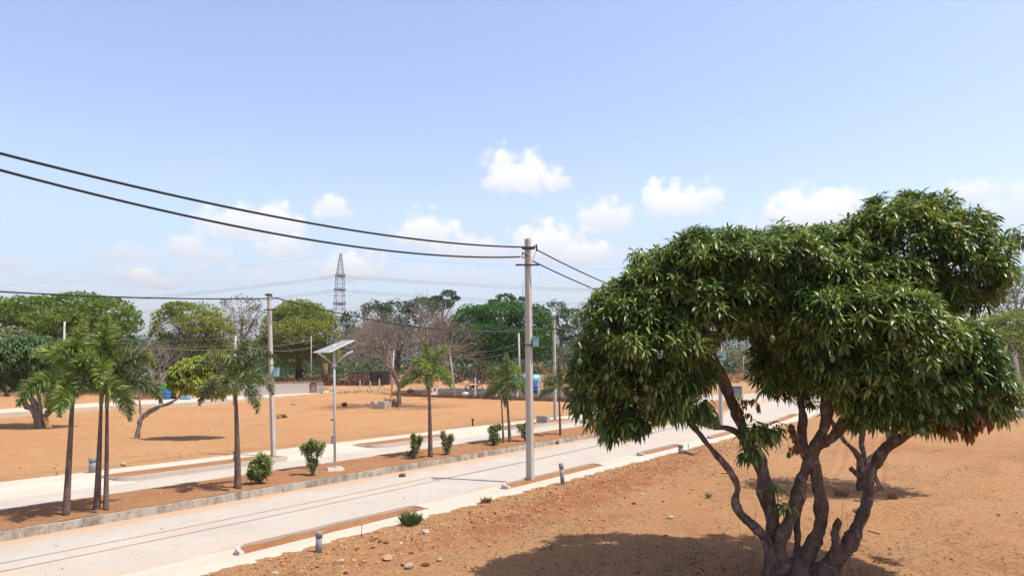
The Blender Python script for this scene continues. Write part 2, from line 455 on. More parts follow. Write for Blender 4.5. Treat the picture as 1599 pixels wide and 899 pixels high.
MAT['rock_d'] = simple('dark red clod', (.17, .075, .04), .95, .1, var=.3, bump=.6)
MAT['wood'] = simple('weathered board', (.28, .17, .10), .85, .2, var=.3)
MAT['bamboo'] = simple('yellow cane', (.58, .36, .12), .7, .3, var=.2)
MAT['bark_mango'] = bark('mango bark', (.08, .052, .040), (.25, .165, .125), amt=.45)
MAT['bark_grey'] = bark('grey bark', (.12, .09, .07), (.30, .24, .19), amt=.2)
MAT['bark_dark'] = bark('dark bark', (.035, .028, .022), (.10, .075, .055), amt=.1)
MAT['bark_bare'] = bark('bare branch bark', (.16, .13, .11), (.38, .32, .27), amt=.1, scale=3)

# ------------------------------------------------------------------ ground and roads
def base_rise(t): return .575 * sstep(50, 64.5, t)
def ground_z(t, s):
    n = fbm(t * .9, s * .9, o=4, seed=3) - .5
    nf = fbm(t * 6, s * 6, o=3, seed=9) - .5
    nm = fbm(t * 2.4, s * 2.4, o=4, seed=13) - .5
    z = .125 + .05 * n + .03 * nf + .035 * nm * (s < 12.3)
    rough = np.exp(-((s - 11.0) / 1.6) ** 2) * (s < 12.9)
    z = z + rough * (.13 * np.maximum(nf + .05, 0) + .03)
    edge = np.clip((12.55 - s) / .35, 0, 1)
    lim = .132 + .016 * (fbm(t * 3.5, s * 3.5, o=5, seed=5) - .5) * 2 - .022 * (s - 12.5) / .4
    z = np.where((s > 12.2) & (s < 12.9), lim, z)
    # faint wheel ruts across the near plot
    for off in (0.0, 1.45):
        c0 = 3.4 + off + .7 * np.sin(t * .16 + .6) + .05 * t
        dd = (s - c0) / .13
        z = z + (s < 11) * (.030 * np.exp(-((np.abs(dd) - 1.5) / .6) ** 2) - .026 * np.exp(-dd ** 2)) * np.clip((fbm(t * .3, s * .3, o=2, seed=88) - .30) * 4, 0, 1)
    # corridor of the road
    cor = (s > 12.88) & (s < 27.62) & (t < 78)
    far = sstep(64.35, 64.5, t)
    zs = sstep(60, 65.5, s) * .27
    z = z + zs * (1 - far) + far * .40
    z = np.where((t > 70), z + .25 * (fbm(t * .05, s * .05, o=3, seed=21) - .5) * sstep(75, 110, t), z)
    return np.where(cor, -.12, z)

def axis(parts):
    out = []
    for a, b, st in parts:
        n = max(1, int(round((b - a) / st))); out += list(np.linspace(a, b, n, endpoint=False))
    return out
tt = axis([(-3000, -300, 450), (-300, -20, 40), (-20, 3, 1.5), (3, 30, .075), (30, 64.3, .3), (64.3, 64.55, .06), (64.55, 120, 1.5), (120, 300, 10), (300, 1000, 100), (1000, 6000, 1000)]) + [6000]
ss = axis([(-5000, -300, 700), (-300, -20, 30), (-20, -3, 1.2), (-3, 12.85, .075), (12.85, 12.95, .05), (12.95, 27.55, 2.4), (27.55, 27.68, .06), (27.68, 66, .35), (66, 120, 1.5), (120, 300, 15), (300, 1000, 100), (1000, 6000, 1000)]) + [6000]
T_, S_ = np.meshgrid(np.array(tt), np.array(ss), indexing='ij')
Z_ = ground_z(T_, S_)
X_ = T_ * D.x + S_ * N.x; Y_ = T_ * D.y + S_ * N.y
nt_, ns_ = T_.shape
idx = np.arange(nt_ * ns_).reshape(nt_, ns_)
Fq = np.stack([idx[:-1, :-1].ravel(), idx[1:, :-1].ravel(), idx[1:, 1:].ravel(), idx[:-1, 1:].ravel()], 1)
me = np_mesh('ground', np.stack([X_.ravel(), Y_.ravel(), Z_.ravel()], 1), Fq, True)
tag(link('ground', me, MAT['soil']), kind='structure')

def ribbon(name, mat, prof, t0, t1, step=1.5, rise=True, jit=0.0, close=True, kind='structure', label=None):
    """prof: list of (s, z); swept along the road from t0 to t1, closed underneath"""
    n = max(1, int((t1 - t0) / step)); V = []; Fc = []
    k = len(prof)
    for i in range(n + 1):
        t = t0 + (t1 - t0) * i / n; rz = float(base_rise(np.array(t))) if rise else 0
        for (s, z) in prof:
            j = (vn1(t * 1.3, s * 1.0) - .5) * jit
            V.append(TS(t, s, z + rz + j))
    for i in range(n):
        for j in range(k - 1):
            a = i * k + j; Fc.append((a, a + 1, a + 1 + k, a + k))
    if close:
        Fc.append(tuple(range(k))); Fc.append(tuple(range(n * k + k - 1, n * k - 1, -1)))
    me = bpy.data.meshes.new(name); me.from_pydata(V, [], Fc); me.update()
    return tag(link(name, me, mat), kind=kind)
def vn1(x, y, seed=1): return float(vnoise(np.array([x]), np.array([y]), None, seed)[0])

ribbon('road', MAT['road'], [(13.2, -.05), (13.2, .0), (16.6, .03), (19.3, .0), (19.3, -.05)], -30, 64.58, 1.5)
ribbon('road', MAT['road'], [(21.9, -.05), (21.9, .0), (23.6, .03), (25.3, .0), (25.3, -.05)], -30, 64.58, 1.5)
for s0_, s1_ in ((13.2, 19.3), (21.9, 25.3)):
    ribbon('road', MAT['road'], [(s0_, -.45), (s0_, .0), ((s0_ + s1_) / 2, .02), (s1_, .0), (s1_, -.45)], 78.02, 300, 4)
# median: kerbs and earth
ribbon('median_kerb', MAT['kerb_dirty'], [(19.13, -.05), (19.14, .21), (19.26, .21), (19.265, .1)], -30, 63.5, .6, jit=.012)
ribbon('median_kerb', MAT['kerb'], [(21.98, .1), (21.99, .215), (22.12, .215), (22.13, -.05)], -30, 63.5, .6, jit=.012)
def strip_ground(name, t0, t1, s0, s1, z, amp, step=.1, sn=14, rise=True, mat='soil'):
    ts = np.arange(t0, t1, step); sx = np.linspace(s0, s1, sn)
    A, B = np.meshgrid(ts, sx, indexing='ij')
    u = (B - s0) / (s1 - s0)
    Z = z + amp * (fbm(A * 3, B * 3, o=4, seed=31) - .45) * np.minimum(1, 6 * np.minimum(u, 1 - u) + .25) + (base_rise(A) if rise else 0)
    i = np.arange(A.size).reshape(A.shape)
    Fq = np.stack([i[:-1, :-1].ravel(), i[1:, :-1].ravel(), i[1:, 1:].ravel(), i[:-1, 1:].ravel()], 1)
    me = np_mesh(name, np.stack([(A * D.x + B * N.x).ravel(), (A * D.y + B * N.y).ravel(), Z.ravel()], 1), Fq, True)
    return tag(link(name, me, MAT[mat]), kind='structure')
strip_ground('median', -30, 63.4, 19.262, 21.985, .215, .11, mat='soil_red')

def bed(t0, t1, s_road, s_in, h=.175, mat='kerb', open_inner=True):
    """planting bed beside the footpath: kerb with rounded ends, earth inside; s_road is its road side"""
    sg = 1 if s_road > s_in else -1; w = .11; R = .45
    path = []
    path.append((t0, s_in))
    for k in range(0, 7):
        a = k / 6 * PI / 2; path.append((t0 + .1 + R * (1 - math.cos(a)), s_road - sg * R + sg * R * math.sin(a)))
    n = int((t1 - t0 - 2 * R) / .8)
    for i in range(1, n): path.append((t0 + R + .1 + (t1 - t0 - 2 * R - .2) * i / n, s_road))
    for k in range(6, -1, -1):
        a = k / 6 * PI / 2; path.append((t1 - .1 - R * (1 - math.cos(a)), s_road - sg * R + sg * R * math.sin(a)))
    path.append((t1, s_in))
    V = []; Fc = []
    m = len(path)
    for i, (t, s) in enumerate(path):
        a = path[max(0, i - 1)]; b = path[min(m - 1, i + 1)]
        dx, dy = b[0] - a[0], b[1] - a[1]; L = math.hypot(dx, dy); nx, ny = -dy / L * sg, dx / L * sg
        rz = float(base_rise(np.array(t)))
        e_ = min(i, m - 1 - i); hh = h * (1 if e_ > 3 else (.55, .75, .88, .96)[e_])
        for off, z in ((w / 2, -.03), (w / 2 - .01, hh), (-w / 2, hh), (-w / 2, .05)):
            V.append(TS(t + nx * off, s + ny * off, z + rz))
    for i in range(m - 1):
        for j in range(3):
            a = i * 4 + j; Fc.append((a, a + 1, a + 5, a + 4))
    Fc.append((0, 1, 2, 3)); Fc.append((m * 4 - 1, m * 4 - 2, m * 4 - 3, m * 4 - 4))
    me = bpy.data.meshes.new('kerb'); me.from_pydata(V, [], Fc); me.update()
    tag(link('kerb', me, MAT[mat]), kind='structure')
    # earth filling that follows the curved kerb
    V = []; Fc = []; kk = 8; pth = []
    for a_, b_ in zip(path[:-1], path[1:]):
        nn_ = max(1, int(math.hypot(b_[0] - a_[0], b_[1] - a_[1]) / .15))
        pth += [(a_[0] + (b_[0] - a_[0]) * q / nn_, a_[1] + (b_[1] - a_[1]) * q / nn_) for q in range(nn_)]
    pth.append(path[-1])
    for (t, s) in pth:
        for c in range(kk + 1):
            u = c / kk; ss_ = s_in + (s - s_in) * u
            V.append(TS(t, ss_, h - .062 + float(base_rise(np.array(t))) + .05 * (vn1(t * 3, ss_ * 5, 44) - .4) * min(1, 5 * min(u, 1 - u) + .1)))
    for i in range(len(pth) - 1):
        for c in range(kk): a = i * (kk + 1) + c; Fc.append((a, a + 1, a + kk + 2, a + kk + 1))
    me = bpy.data.meshes.new('planting_bed'); me.from_pydata(V, [], Fc); me.update()
    tag(link('planting_bed', me, MAT['soil_red']), kind='structure')
# near side
NEAR_S = 13.9; NPI = 13.3
near_beds = [(-6, 3.2), (9.7, 15.6), (19.4, 25.8), (29.5, 34.0), (38.2, 44), (48, 56)]
ribbon('footpath', MAT['path'], [(12.30, -.05), (12.31, .121), (12.9, .128), (NPI, .122), (NPI + .004, -.05)], -30, 63.5, .7, jit=.006)
for a, b in near_beds: bed(a, b, NEAR_S, NPI + .01)
gaps = [(-30, -6.05), (3.25, 9.65), (15.65, 19.35), (25.85, 29.45), (34.05, 38.15), (44.05, 47.95), (56.05, 63.4)]
for a, b in gaps: ribbon('driveway_ramp', MAT['path'], [(NPI + .006, -.05), (NPI + .007, .119), (NPI + .2, .06), (NEAR_S + .1, .016), (NEAR_S + .35, .012)], a - .5 if a > -29 else a, b + .5 if b < 63 else b, .8)
# far side of the second carriageway
far_beds = [(-6, 5), (13.4, 20.6), (25.2, 31.5), (36.4, 45.6), (50, 58)]
ribbon('footpath', MAT['path'], [(26.6, -.05), (26.604, .128), (27.2, .132), (27.72, .128), (27.73, -.05)], -30, 63.5, .7, jit=.006)
for a, b in far_beds: bed(a, b, 25.08, 26.59)
gaps = [(-30, -6.05), (5.05, 13.35), (20.65, 25.15), (31.55, 36.35), (45.65, 49.95), (58.05, 63.4)]
for a, b in gaps: ribbon('driveway_ramp', MAT['path'], [(24.7, .012), (25.0, .02), (26.0, .06), (26.59, .126), (26.594, -.05)], a - .5 if a > -29 else a, b + .5 if b < 63 else b, .8)

# cross street behind the plots: low retaining kerb, dark carriageway, gravel shoulder
def quad_strip(name, mat, t0, t1, s0, s1, z, ns=40, nt2=2, jit=0.0, kind='structure'):
    V = []; Fc = []
    for i in range(nt2 + 1):
        for j in range(ns + 1):
            t = t0 + (t1 - t0) * i / nt2; s = s0 + (s1 - s0) * j / ns
            V.append(TS(t + (vn1(s * .7, i) - .5) * jit, s, z))
    for i in range(nt2):
        for j in range(ns):
            a = i * (ns + 1) + j; Fc.append((a, a + 1, a + ns + 2, a + ns + 1))
    me = bpy.data.meshes.new(name); me.from_pydata(V, [], Fc); me.update()
    return tag(link(name, me, mat), kind=kind)
MAT['stonewall'] = simple('rough stone kerb', (.27, .18, .12), .9, .2, var=.4, scale=3, bump=.6)
quad_strip('cross_street', MAT['asphalt'], 66.2, 78, 29, 63, .60, jit=.3)
quad_strip('cross_street', MAT['road'], 64.6, 78, -60, 28.9, .585, jit=.0)
for s0, s1 in ((-60, 12.4), (28.0, 61)):
    m = MB()
    c = TS(64.42, (s0 + s1) / 2, .24)
    m.box(c, (s1 - s0, .24, .70), rz=-ROAD_A)
    tag(m.build('retaining_kerb', MAT['stonewall'] if s0 > 0 else MAT['kerb']), kind='structure')
quad_strip('footpath', MAT['path'], 64.55, 66.1, -60, 12.4, .625)
# pale footpath that bounds the left plot
pp = [(-260, 662), (-120, 652), (0, 644.5), (100, 637.5), (200, 631.5), (300, 627.5), (400, 621), (500, 612.5), (540, 610)]
V = []; Fc = []
for i, (px, py) in enumerate(pp):
    a = G(px, py + 1, .45); b = G(px, py - 5.5, .5)
    V += [Vector((a.x, a.y, .0)), Vector((a.x, a.y, .49)), Vector((b.x, b.y, .53)), Vector((b.x, b.y, .0))]
for i in range(len(pp) - 1):
    for j in range(3): a = i * 4 + j; Fc.append((a, a + 4, a + 5, a + 1))
me = bpy.data.meshes.new('far_path'); me.from_pydata(V, [], Fc); me.update()
tag(link('footpath', me, MAT['path']), kind='structure')

# distant hills
def hills():
    V = []; Fc = []; n = 160
    for i in range(n + 1):
        a = math.radians(-60 + 120 * i / n); R_ = 2600
        h = 45 + 60 * vn1(i * .09, 3) + 18 * vn1(i * .5, 8)
        for (r, z) in ((R_ - 500, -2), (R_ - 200, h * .6), (R_, h), (R_ + 600, -2)):
            V.append((math.sin(a) * r, math.cos(a) * r, z))
    for i in range(n):
        for j in range(3): a = i * 4 + j; Fc.append((a, a + 4, a + 5, a + 1))
    me = bpy.data.meshes.new('hills'); me.from_pydata(V, [], Fc); me.update()
    o = link('hills', me, simple('scrubby hillside', (.10, .11, .07), .9, .1, var=.3, scale=.01)); tag(o, kind='structure')
hills()

# ------------------------------------------------------------------ foliage builders
def rot_frames(nrm, rng):
    n = nrm / np.maximum(np.linalg.norm(nrm, axis=1, keepdims=True), 1e-9)
    r = rng.normal(size=n.shape); u = np.cross(n, r); u /= np.maximum(np.linalg.norm(u, axis=1, keepdims=True), 1e-9)
    return n, u, np.cross(n, u)
def leaf_quads(P, size, rng, up=.35, aspect=.5):
    """small folded leaves, one quad pair each"""
    n = len(P); nr = rng.normal(size=(n, 3)); nr[:, 2] = np.abs(nr[:, 2]) + up
    nn, u, w = rot_frames(nr, rng)
    L = size * rng.uniform(.6, 1.4, (n, 1)); W = L * aspect
    V = np.stack([P - u * L * .5, P + w * W * .5 - nn * L * .08, P + u * L * .5 - nn * L * .1, P - w * W * .5 - nn * L * .08], 1).reshape(-1, 3)
    Fc = np.arange(4 * n).reshape(n, 4)
    return V, Fc
def lobes_px(lst, Y0):
    """(px,py,rx,ry,dY[,depth]) -> centre, radii in metres"""
    out = []
    for l in lst:
        px, py, rx, ry, dY = l[:5]; Y = Y0 + dY; k = ppm(Y)
        dep = l[5] if len(l) > 5 else rx / k
        out.append((np.array(at(px, py, Y)), np.array([rx / k, dep, ry / k])))
    return out
def sample_lobes(lobes, n, rng, shell=.35, gap=.42, gscale=1.0, seed=0, flat=False):
    vol = np.array([r[0] * r[1] + r[0] * r[2] + r[1] * r[2] for c, r in lobes]); pr = vol / vol.sum()
    k = rng.choice(len(lobes), n, p=pr)
    d = rng.normal(size=(n, 3)); d /= np.linalg.norm(d, axis=1, keepdims=True)
    low = d[:, 2] < -.25; keep = ~(low & (rng.random(n) < .55)); k = k[keep]; d = d[keep]
    rad = 1 - shell * rng.random(len(k)) ** 1.6
    C = np.array([l[0] for l in lobes])[k]; R = np.array([l[1] for l in lobes])[k]
    f = 1 + .38 * (fbm(d[:, 0] * 2.2 + k * 7, d[:, 1] * 2.2, d[:, 2] * 2.2, 3, seed) - .5) * 2
    P = C + d * R * (rad * f)[:, None]
    if gap > 0:
        nz = fbm(P[:, 0] / gscale, P[:, 1] / gscale, P[:, 2] / gscale, 3, seed + 5)
        m = nz > gap; P = P[m]; d = d[m]; k = k[m]
    return P, d, k
def bez(a, b, c, n):
    return [a * (1 - t) ** 2 + b * 2 * t * (1 - t) + c * t * t for t in [i / n for i in range(n + 1)]]
def limb_system(m, base, fork, lobes, r0, rg, twigs=3, n=7):
    """a trunk to the fork, limbs to each lobe, twigs inside"""
    m.tube([base + Vector((0, 0, -.15)), base + (fork - base) * .12, base + (fork - base) * .5, fork], [r0 * 1.35, r0 * 1.05, r0 * .9, r0 * .85], n, wob=.08)
    for (c, r) in lobes:
        c = Vector(c); mid = (fork + c) * .5 + Vector((rg.uniform(-1, 1), rg.uniform(-1, 1), rg.uniform(.0, 1))) * (c - fork).length * .16
        rl = r0 * .36
        pts = bez(fork, mid, c, 6)
        m.tube(pts, [rl * (1 - .75 * i / 6) for i in range(7)], n - 1, wob=.08)
        for q in range(twigs):
            st = pts[rg.randint(2, 5)]; e = c + Vector((rg.uniform(-1, 1) * r[0], rg.uniform(-1, 1) * r[1], rg.uniform(-.2, 1) * r[2])) * .85
            m.tube(bez(st, (st + e) * .5 + Vector((0, 0, .1 * (e - st).length)), e, 3), [rl * .35, rl * .26, rl * .18, rl * .06], 4, cap=False)

def tree(name, base, lobes, leaf, bk, label, cat='tree', r0=.4, fork_h=.3, nleaf=9000, size=.4, gap=.44, gscale=2.0, seed=0, group=None, shell=.45, fork=None, twigs=3, aspect=.5, up=.35):
    rng = np.random.default_rng(seed); rg = random.Random(seed)
    t = thing(name, base, label, cat, group)
    top = max(c[2] + r[2] for c, r in lobes)
    cm = np.mean([c for c, r in lobes], axis=0)
    fk = fork or Vector((base.x + (cm[0] - base.x) * .4, base.y + (cm[1] - base.y) * .4, base.z + (top - base.z) * fork_h))
    m = MB(); limb_system(m, base, fk, lobes, r0, rg, twigs)
    m.build('trunk', MAT[bk], t)
    P, d, k = sample_lobes(lobes, nleaf, rng, shell, gap, gscale, seed)
    V, Fc = leaf_quads(P, size, rng, up, aspect)
    link('crown', np_mesh('crown', V, Fc), leaf, t)
    return t

LEAF = {}
LEAF['mango'] = leafmat('mango leaf', [(.030, .066, .014), (.048, .100, .020), (.080, .145, .028), (.15, .21, .045), (.30, .33, .10)], .38, .6, .18, bloom=1.1)
LEAF['mango2'] = leafmat('young mango leaf', [(.06, .13, .02), (.15, .23, .03), (.30, .34, .05), (.42, .40, .08)], .45, .4, .25)
LEAF['mango3'] = leafmat('dull mango leaf', [(.03, .07, .016), (.055, .11, .026), (.10, .165, .05)], .45, .4, .15)
LEAF['rain'] = leafmat('feathery leaf', [(.07, .12, .02), (.11, .17, .028), (.16, .22, .04)], .6, .2, .3, bloom=.25)
LEAF['yellow'] = leafmat('yellow green leaf', [(.10, .14, .025), (.17, .21, .04), (.26, .28, .06)], .6, .2, .3, bloom=.25)
LEAF['dark'] = leafmat('dark green leaf', [(.022, .055, .018), (.035, .085, .025), (.055, .11, .035)], .5, .3, .15, bloom=.25)
LEAF['green'] = leafmat('mid green leaf', [(.024, .075, .014), (.042, .115, .022), (.075, .16, .03)], .6, .25, .25, bloom=.25)
LEAF['grey'] = leafmat('grey dry leaf', [(.13, .12, .07), (.17, .15, .10), (.22, .18, .12)], .8, .1, .15, bloom=.25)
LEAF['euc'] = leafmat('grey green leaf', [(.11, .15, .08), (.15, .18, .10), (.20, .22, .13)], .6, .2, .2, bloom=.3)
LEAF['palm'] = leafmat('palm leaflet', [(.05, .09, .014), (.10, .16, .026), (.19, .26, .05), (.33, .38, .11)], .42, .5, .15, bloom=1.5)
LEAF['palm_dull'] = leafmat('dull palm leaflet', [(.04, .065, .02), (.08, .11, .035), (.14, .17, .065), (.24, .24, .12)], .45, .5, .15, bloom=1.5)
LEAF['shrub'] = leafmat('shrub leaf', [(.09, .13, .04), (.16, .20, .06), (.28, .31, .12)], .5, .3, .2, bloom=3)
LEAF['shrub_red'] = leafmat('reddish shrub leaf', [(.09, .12, .05), (.17, .18, .08), (.30, .28, .14)], .5, .3, .2, bloom=3)
LEAF['dead'] = leafmat('dead mango leaf', [(.13, .05, .022), (.22, .095, .04), (.30, .15, .07)], .6, .3, .15, tcol=(1.3, .9, .6), bloom=2)
LEAF['dry'] = leafmat('dry scrub', [(.16, .09, .05), (.25, .15, .08), (.34, .23, .12)], .9, .1, .1, tcol=(1, .9, .7), bloom=.2)
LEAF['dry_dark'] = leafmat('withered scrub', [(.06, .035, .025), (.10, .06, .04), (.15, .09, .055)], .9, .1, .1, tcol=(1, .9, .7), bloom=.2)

# ---- lanceolate leaves in rosettes (mango)
def rosettes(P, ax, rng, nl=12, L=.2, W=.046, droop=.55, hang=0.0):
    """P (n,3) tip positions, ax (n,3) shoot directions -> drooping leaves of 8 verts, 8 tris"""
    n = len(P); ax = ax / np.linalg.norm(ax, axis=1, keepdims=True)
    r = rng.normal(size=ax.shape); u = np.cross(ax, r); u /= np.linalg.norm(u, axis=1, keepdims=True); w = np.cross(ax, u)
    cnt = nl
    j = np.arange(cnt)
    phi = (j * 2.39996)[None, :] + rng.uniform(0, 6.28, (n, 1)) + rng.normal(0, .2, (n, cnt))
    lift = (.85 - .95 * (j / cnt))[None, :] + rng.normal(0, .18, (n, cnt))       # young ones point along the shoot
    rad = u[:, None, :] * np.cos(phi)[..., None] + w[:, None, :] * np.sin(phi)[..., None]
    d0 = rad * np.cos(lift)[..., None] + ax[:, None, :] * np.sin(lift)[..., None]
    B = P[:, None, :] - ax[:, None, :] * (.10 * (j / cnt))[None, :, None]
    sz = rng.uniform(.55, 1.25, (n, cnt)) * rng.uniform(.85, 1.15, (n, 1))
    d0 = d0.reshape(-1, 3); B = np.broadcast_to(B, (n, cnt, 3)).reshape(-1, 3); sz = sz.reshape(-1)
    g = np.array([0, 0, -1.0]); dr = (droop * rng.uniform(.6, 1.4, len(sz)) + hang)[:, None]
    def nrm(v): return v / np.maximum(np.linalg.norm(v, axis=1, keepdims=True), 1e-6)
    d1 = nrm(d0 + g * dr * .6); d2 = nrm(d0 + g * dr * 1.5); d3 = nrm(d0 + g * dr * 2.6)
    seg = (L * sz / 3)[:, None]
    p0 = B; p1 = p0 + d1 * seg; p2 = p1 + d2 * seg; p3 = p2 + d3 * seg
    side = nrm(np.cross(d2, np.array([0, 0, 1.0]) + rng.normal(0, .25, d2.shape)))
    nn = np.cross(side, d2)
    wv = (W * sz)[:, None]
    V = np.stack([p0, p1 - side * wv * .5 + nn * wv * .22, p1, p1 + side * wv * .5 + nn * wv * .22,
                  p2 - side * wv * .42 + nn * wv * .18, p2, p2 + side * wv * .42 + nn * wv * .18, p3], 1)
    m = len(sz); b = (np.arange(m) * 8)[:, None, None]
    T = np.array([[0, 1, 2], [0, 2, 3], [1, 4, 5], [1, 5, 2], [2, 5, 6], [2, 6, 3], [4, 7, 5], [5, 7, 6]])[None]
    return V.reshape(-1, 3), (b + T).reshape(-1, 3)
def join_np(lst):
    V = []; Fc = []; o = 0
    for v, f in lst: V.append(v); Fc.append(f + o); o += len(v)
    return np.concatenate(V), np.concatenate(Fc)

# ------------------------------------------------------------------ the big mango tree
SUB = 6
def limb_px(m, pts, Y0, seed=0, n=14, wob=.05, knob=.5):
    """pts: (px, py, dY, radius px)"""
    P = [at(p[0], p[1], Y0 + p[2]) for p in pts]; R = [p[3] * .66 / ppm(Y0 + p[2]) for p in pts]
    # resample with Catmull-Rom
    Q = []; RR = []
    for i in range(len(P) - 1):
        a = P[max(0, i - 1)]; b = P[i]; c = P[i + 1]; d = P[min(len(P) - 1, i + 2)]
        for k in range(SUB):
            t = k / SUB
            Q.append(.5 * ((2 * b) + (c - a) * t + (2 * a - 5 * b + 4 * c - d) * t * t + (3 * b - a - 3 * c + d) * t ** 3))
            RR.append(R[i] * (1 - t) + R[i + 1] * t)
    Q.append(P[-1]); RR.append(R[-1])
    rg = random.Random(seed); RR = [r * rg.uniform(.97, 1.04) for r in RR]
    m.tube(Q, RR, n, wob=wob, seed=seed, knob=knob)
    return Q

def big_mango():
    Y0 = 13.5
    base = at(1250, 908, Y0); base.z = .1
    t = thing('mango_tree', base, 'large green mango tree with several gnarled stems in the right foreground', 'tree')
    m = MB()
    limb_px(m, [(1208, 925, 0, 24), (1205, 880, 0, 17), (1194, 836, 0, 11), (1160, 806, .1, 9), (1148, 782, .1, 9.5), (1151, 758, .1, 9), (1138, 733, .1, 8), (1112, 702, .15, 8), (1090, 674, .2, 7.5), (1062, 640, .2, 6), (1020, 590, .3, 5), (985, 540, .4, 3)], Y0, 1)
    limb_px(m, [(1225, 925, .1, 30), (1214, 870, .1, 20), (1206, 820, .2, 17), (1198, 770, .3, 16), (1184, 722, .4, 16), (1168, 690, .5, 15), (1150, 645, .6, 13), (1130, 600, .6, 13), (1110, 555, .5, 11), (1090, 500, .4, 8), (1060, 455, .3, 4)], Y0, 2)
    limb_px(m, [(1172, 694, .5, 9), (1145, 672, .4, 9), (1115, 664, .2, 7), (1090, 660, 0, 6), (1050, 640, -.2, 4)], Y0, 3)
    limb_px(m, [(1222, 890, 0, 20), (1216, 850, 0, 15), (1237, 800, .05, 13), (1254, 745, .1, 13), (1264, 708, .1, 13)], Y0, 4)
    limb_px(m, [(1240, 925, .1, 30), (1254, 880, .1, 22), (1276, 835, .1, 15), (1283, 800, .1, 14), (1275, 750, .1, 13), (1268, 706, .1, 16), (1285, 672, .0, 14), (1291, 625, 0, 12), (1276, 570, .1, 10), (1240, 522, .2, 9), (1205, 480, .2, 6)], Y0, 5)
    limb_px(m, [(1262, 712, .1, 12), (1253, 680, .2, 10), (1252, 640, .3, 9), (1240, 590, .5, 8), (1215, 540, .8, 5)], Y0, 6)
    limb_px(m, [(1268, 700, .1, 12), (1298, 682, 0, 12), (1320, 657, -.2, 11), (1352, 612, -.4, 8), (1385, 560, -.5, 5)], Y0, 7)
    limb_px(m, [(1291, 640, 0, 9), (1305, 590, .2, 8), (1330, 530, .5, 8), (1380, 460, .9, 6), (1420, 400, 1.1, 4)], Y0, 8)
    limb_px(m, [(1262, 925, -.05, 30), (1280, 895, -.05, 22), (1310, 868, -.05, 18), (1332, 838, 0, 15), (1348, 794, .05, 12), (1359, 762, .1, 11), (1363, 730, .1, 11), (1376, 710, .1, 11), (1391, 692, 0, 11), (1428, 672, -.2, 9), (1470, 630, -.3, 6), (1510, 590, -.3, 3)], Y0, 9)
    limb_px(m, [(1300, 880, -.15, 11), (1306, 850, -.2, 8), (1304, 832, -.2, 8), (1308, 814, -.2, 9), (1311, 810, -.2, 4)], Y0, 10, wob=.2)
    limb_px(m, [(1240, 900, .2, 9), (1246, 850, .2, 7), (1244, 800, .2, 7), (1258, 758, .2, 6)], Y0, 11)
    limb_px(m, [(1256, 715, .05, 7), (1244, 690, .0, 6), (1236, 668, 0, 7), (1234, 662, 0, 3)], Y0, 12, wob=.25)
    m.tube([at(1250, 925, Y0), at(1248, 895, Y0), at(1246, 870, Y0)], [.36, .23, .12], 12, wob=.1)
    trunk_m = m
    # crown lobes (px, py, rx, ry, dY, depth m)
    L = [(1450, 388, 108, 82, .4, 1.2), (1500, 420, 62, 68, .3, 1.0), (1390, 375, 80, 62, .4, 1.2), (1475, 455, 70, 40, .3, .9), (1235, 455, 90, 60, .1, 1.3), (1360, 440, 80, 40, -.2, 1.0),
         (1280, 420, 110, 66, .6, 1.6), (1180, 415, 100, 55, .4, 1.6), (1090, 410, 78, 50, .3, 1.3), (1035, 450, 62, 62, .3, 1.2),
         (975, 530, 72, 78, .1, 1.2), (1000, 480, 60, 60, .2, 1.0), (940, 590, 50, 48, .1, .9), (1040, 540, 80, 62, .0, 1.3), (1000, 615, 60, 38, .2, .8), (965, 655, 34, 26, .2, .5),
         (1110, 480, 90, 56, .2, 1.6), (1200, 480, 80, 42, .6, 1.8), (1040, 590, 62, 40, -.1, .7),
         (1310, 500, 92, 62, -.9, 1.1), (1385, 500, 72, 60, -1.0, 1.0), (1410, 545, 88, 58, -1.0, 1.0), (1330, 570, 84, 52, -.7, 1.0), (1255, 520, 50, 46, -.2, .9),
         (1480, 555, 60, 55, -.7, .9), (1500, 600, 62, 48, -.7, .8), (1430, 610, 90, 44, -.7, .9), (1365, 630, 66, 32, -.5, .8), (1550, 615, 40, 28, -.7, .5), (1578, 612, 20, 15, -.7, .3),
         (1220, 570, 48, 50, .9, .8), (1240, 500, 70, 60, .3, 1.0), (1280, 600, 40, 36, .5, .6), (1290, 500, 120, 60, 1.6, 1.4), (1130, 450, 130, 50, 1.8, 1.4), (1400, 470, 110, 60, .9, 1.1)]
    lobes = lobes_px(L, Y0)
    rng = np.random.default_rng(7)
    P, d, k = sample_lobes(lobes, 19000, rng, shell=.20, gap=.46, gscale=.42, seed=3)
    Pi, di, ki = sample_lobes([(c_, r_ * .82) for c_, r_ in lobes], 6500, rng, shell=.35, gap=0, seed=3)
    P = np.concatenate([P, Pi]); d = np.concatenate([d, di])
    C = np.array([l[0] for l in lobes]); R = np.array([l[1] for l in lobes])
    # drop shoots that ended deep inside another lobe
    q = ((P[:, None, :] - C[None]) / R[None]); ins = (np.linalg.norm(q, axis=2) < .66).sum(1)
    keep = (ins == 0) | (rng.random(len(P)) < .16)
    P = P[keep]; d = d[keep]
    # keep the window under the crown open
    pr = (P[:, 0] / P[:, 1]) * 0
    ax = d * .8 + np.array([0, 0, .8])
    ax = ax + rng.normal(0, .25, ax.shape)
    under = d[:, 2] < -.2
    ax[under] = d[under] * np.array([1, 1, .4]) + rng.normal(0, .2, (under.sum(), 3)) + np.array([0, 0, .1])
    V1 = rosettes(P, ax, rng, 14, .205, .041, .34)
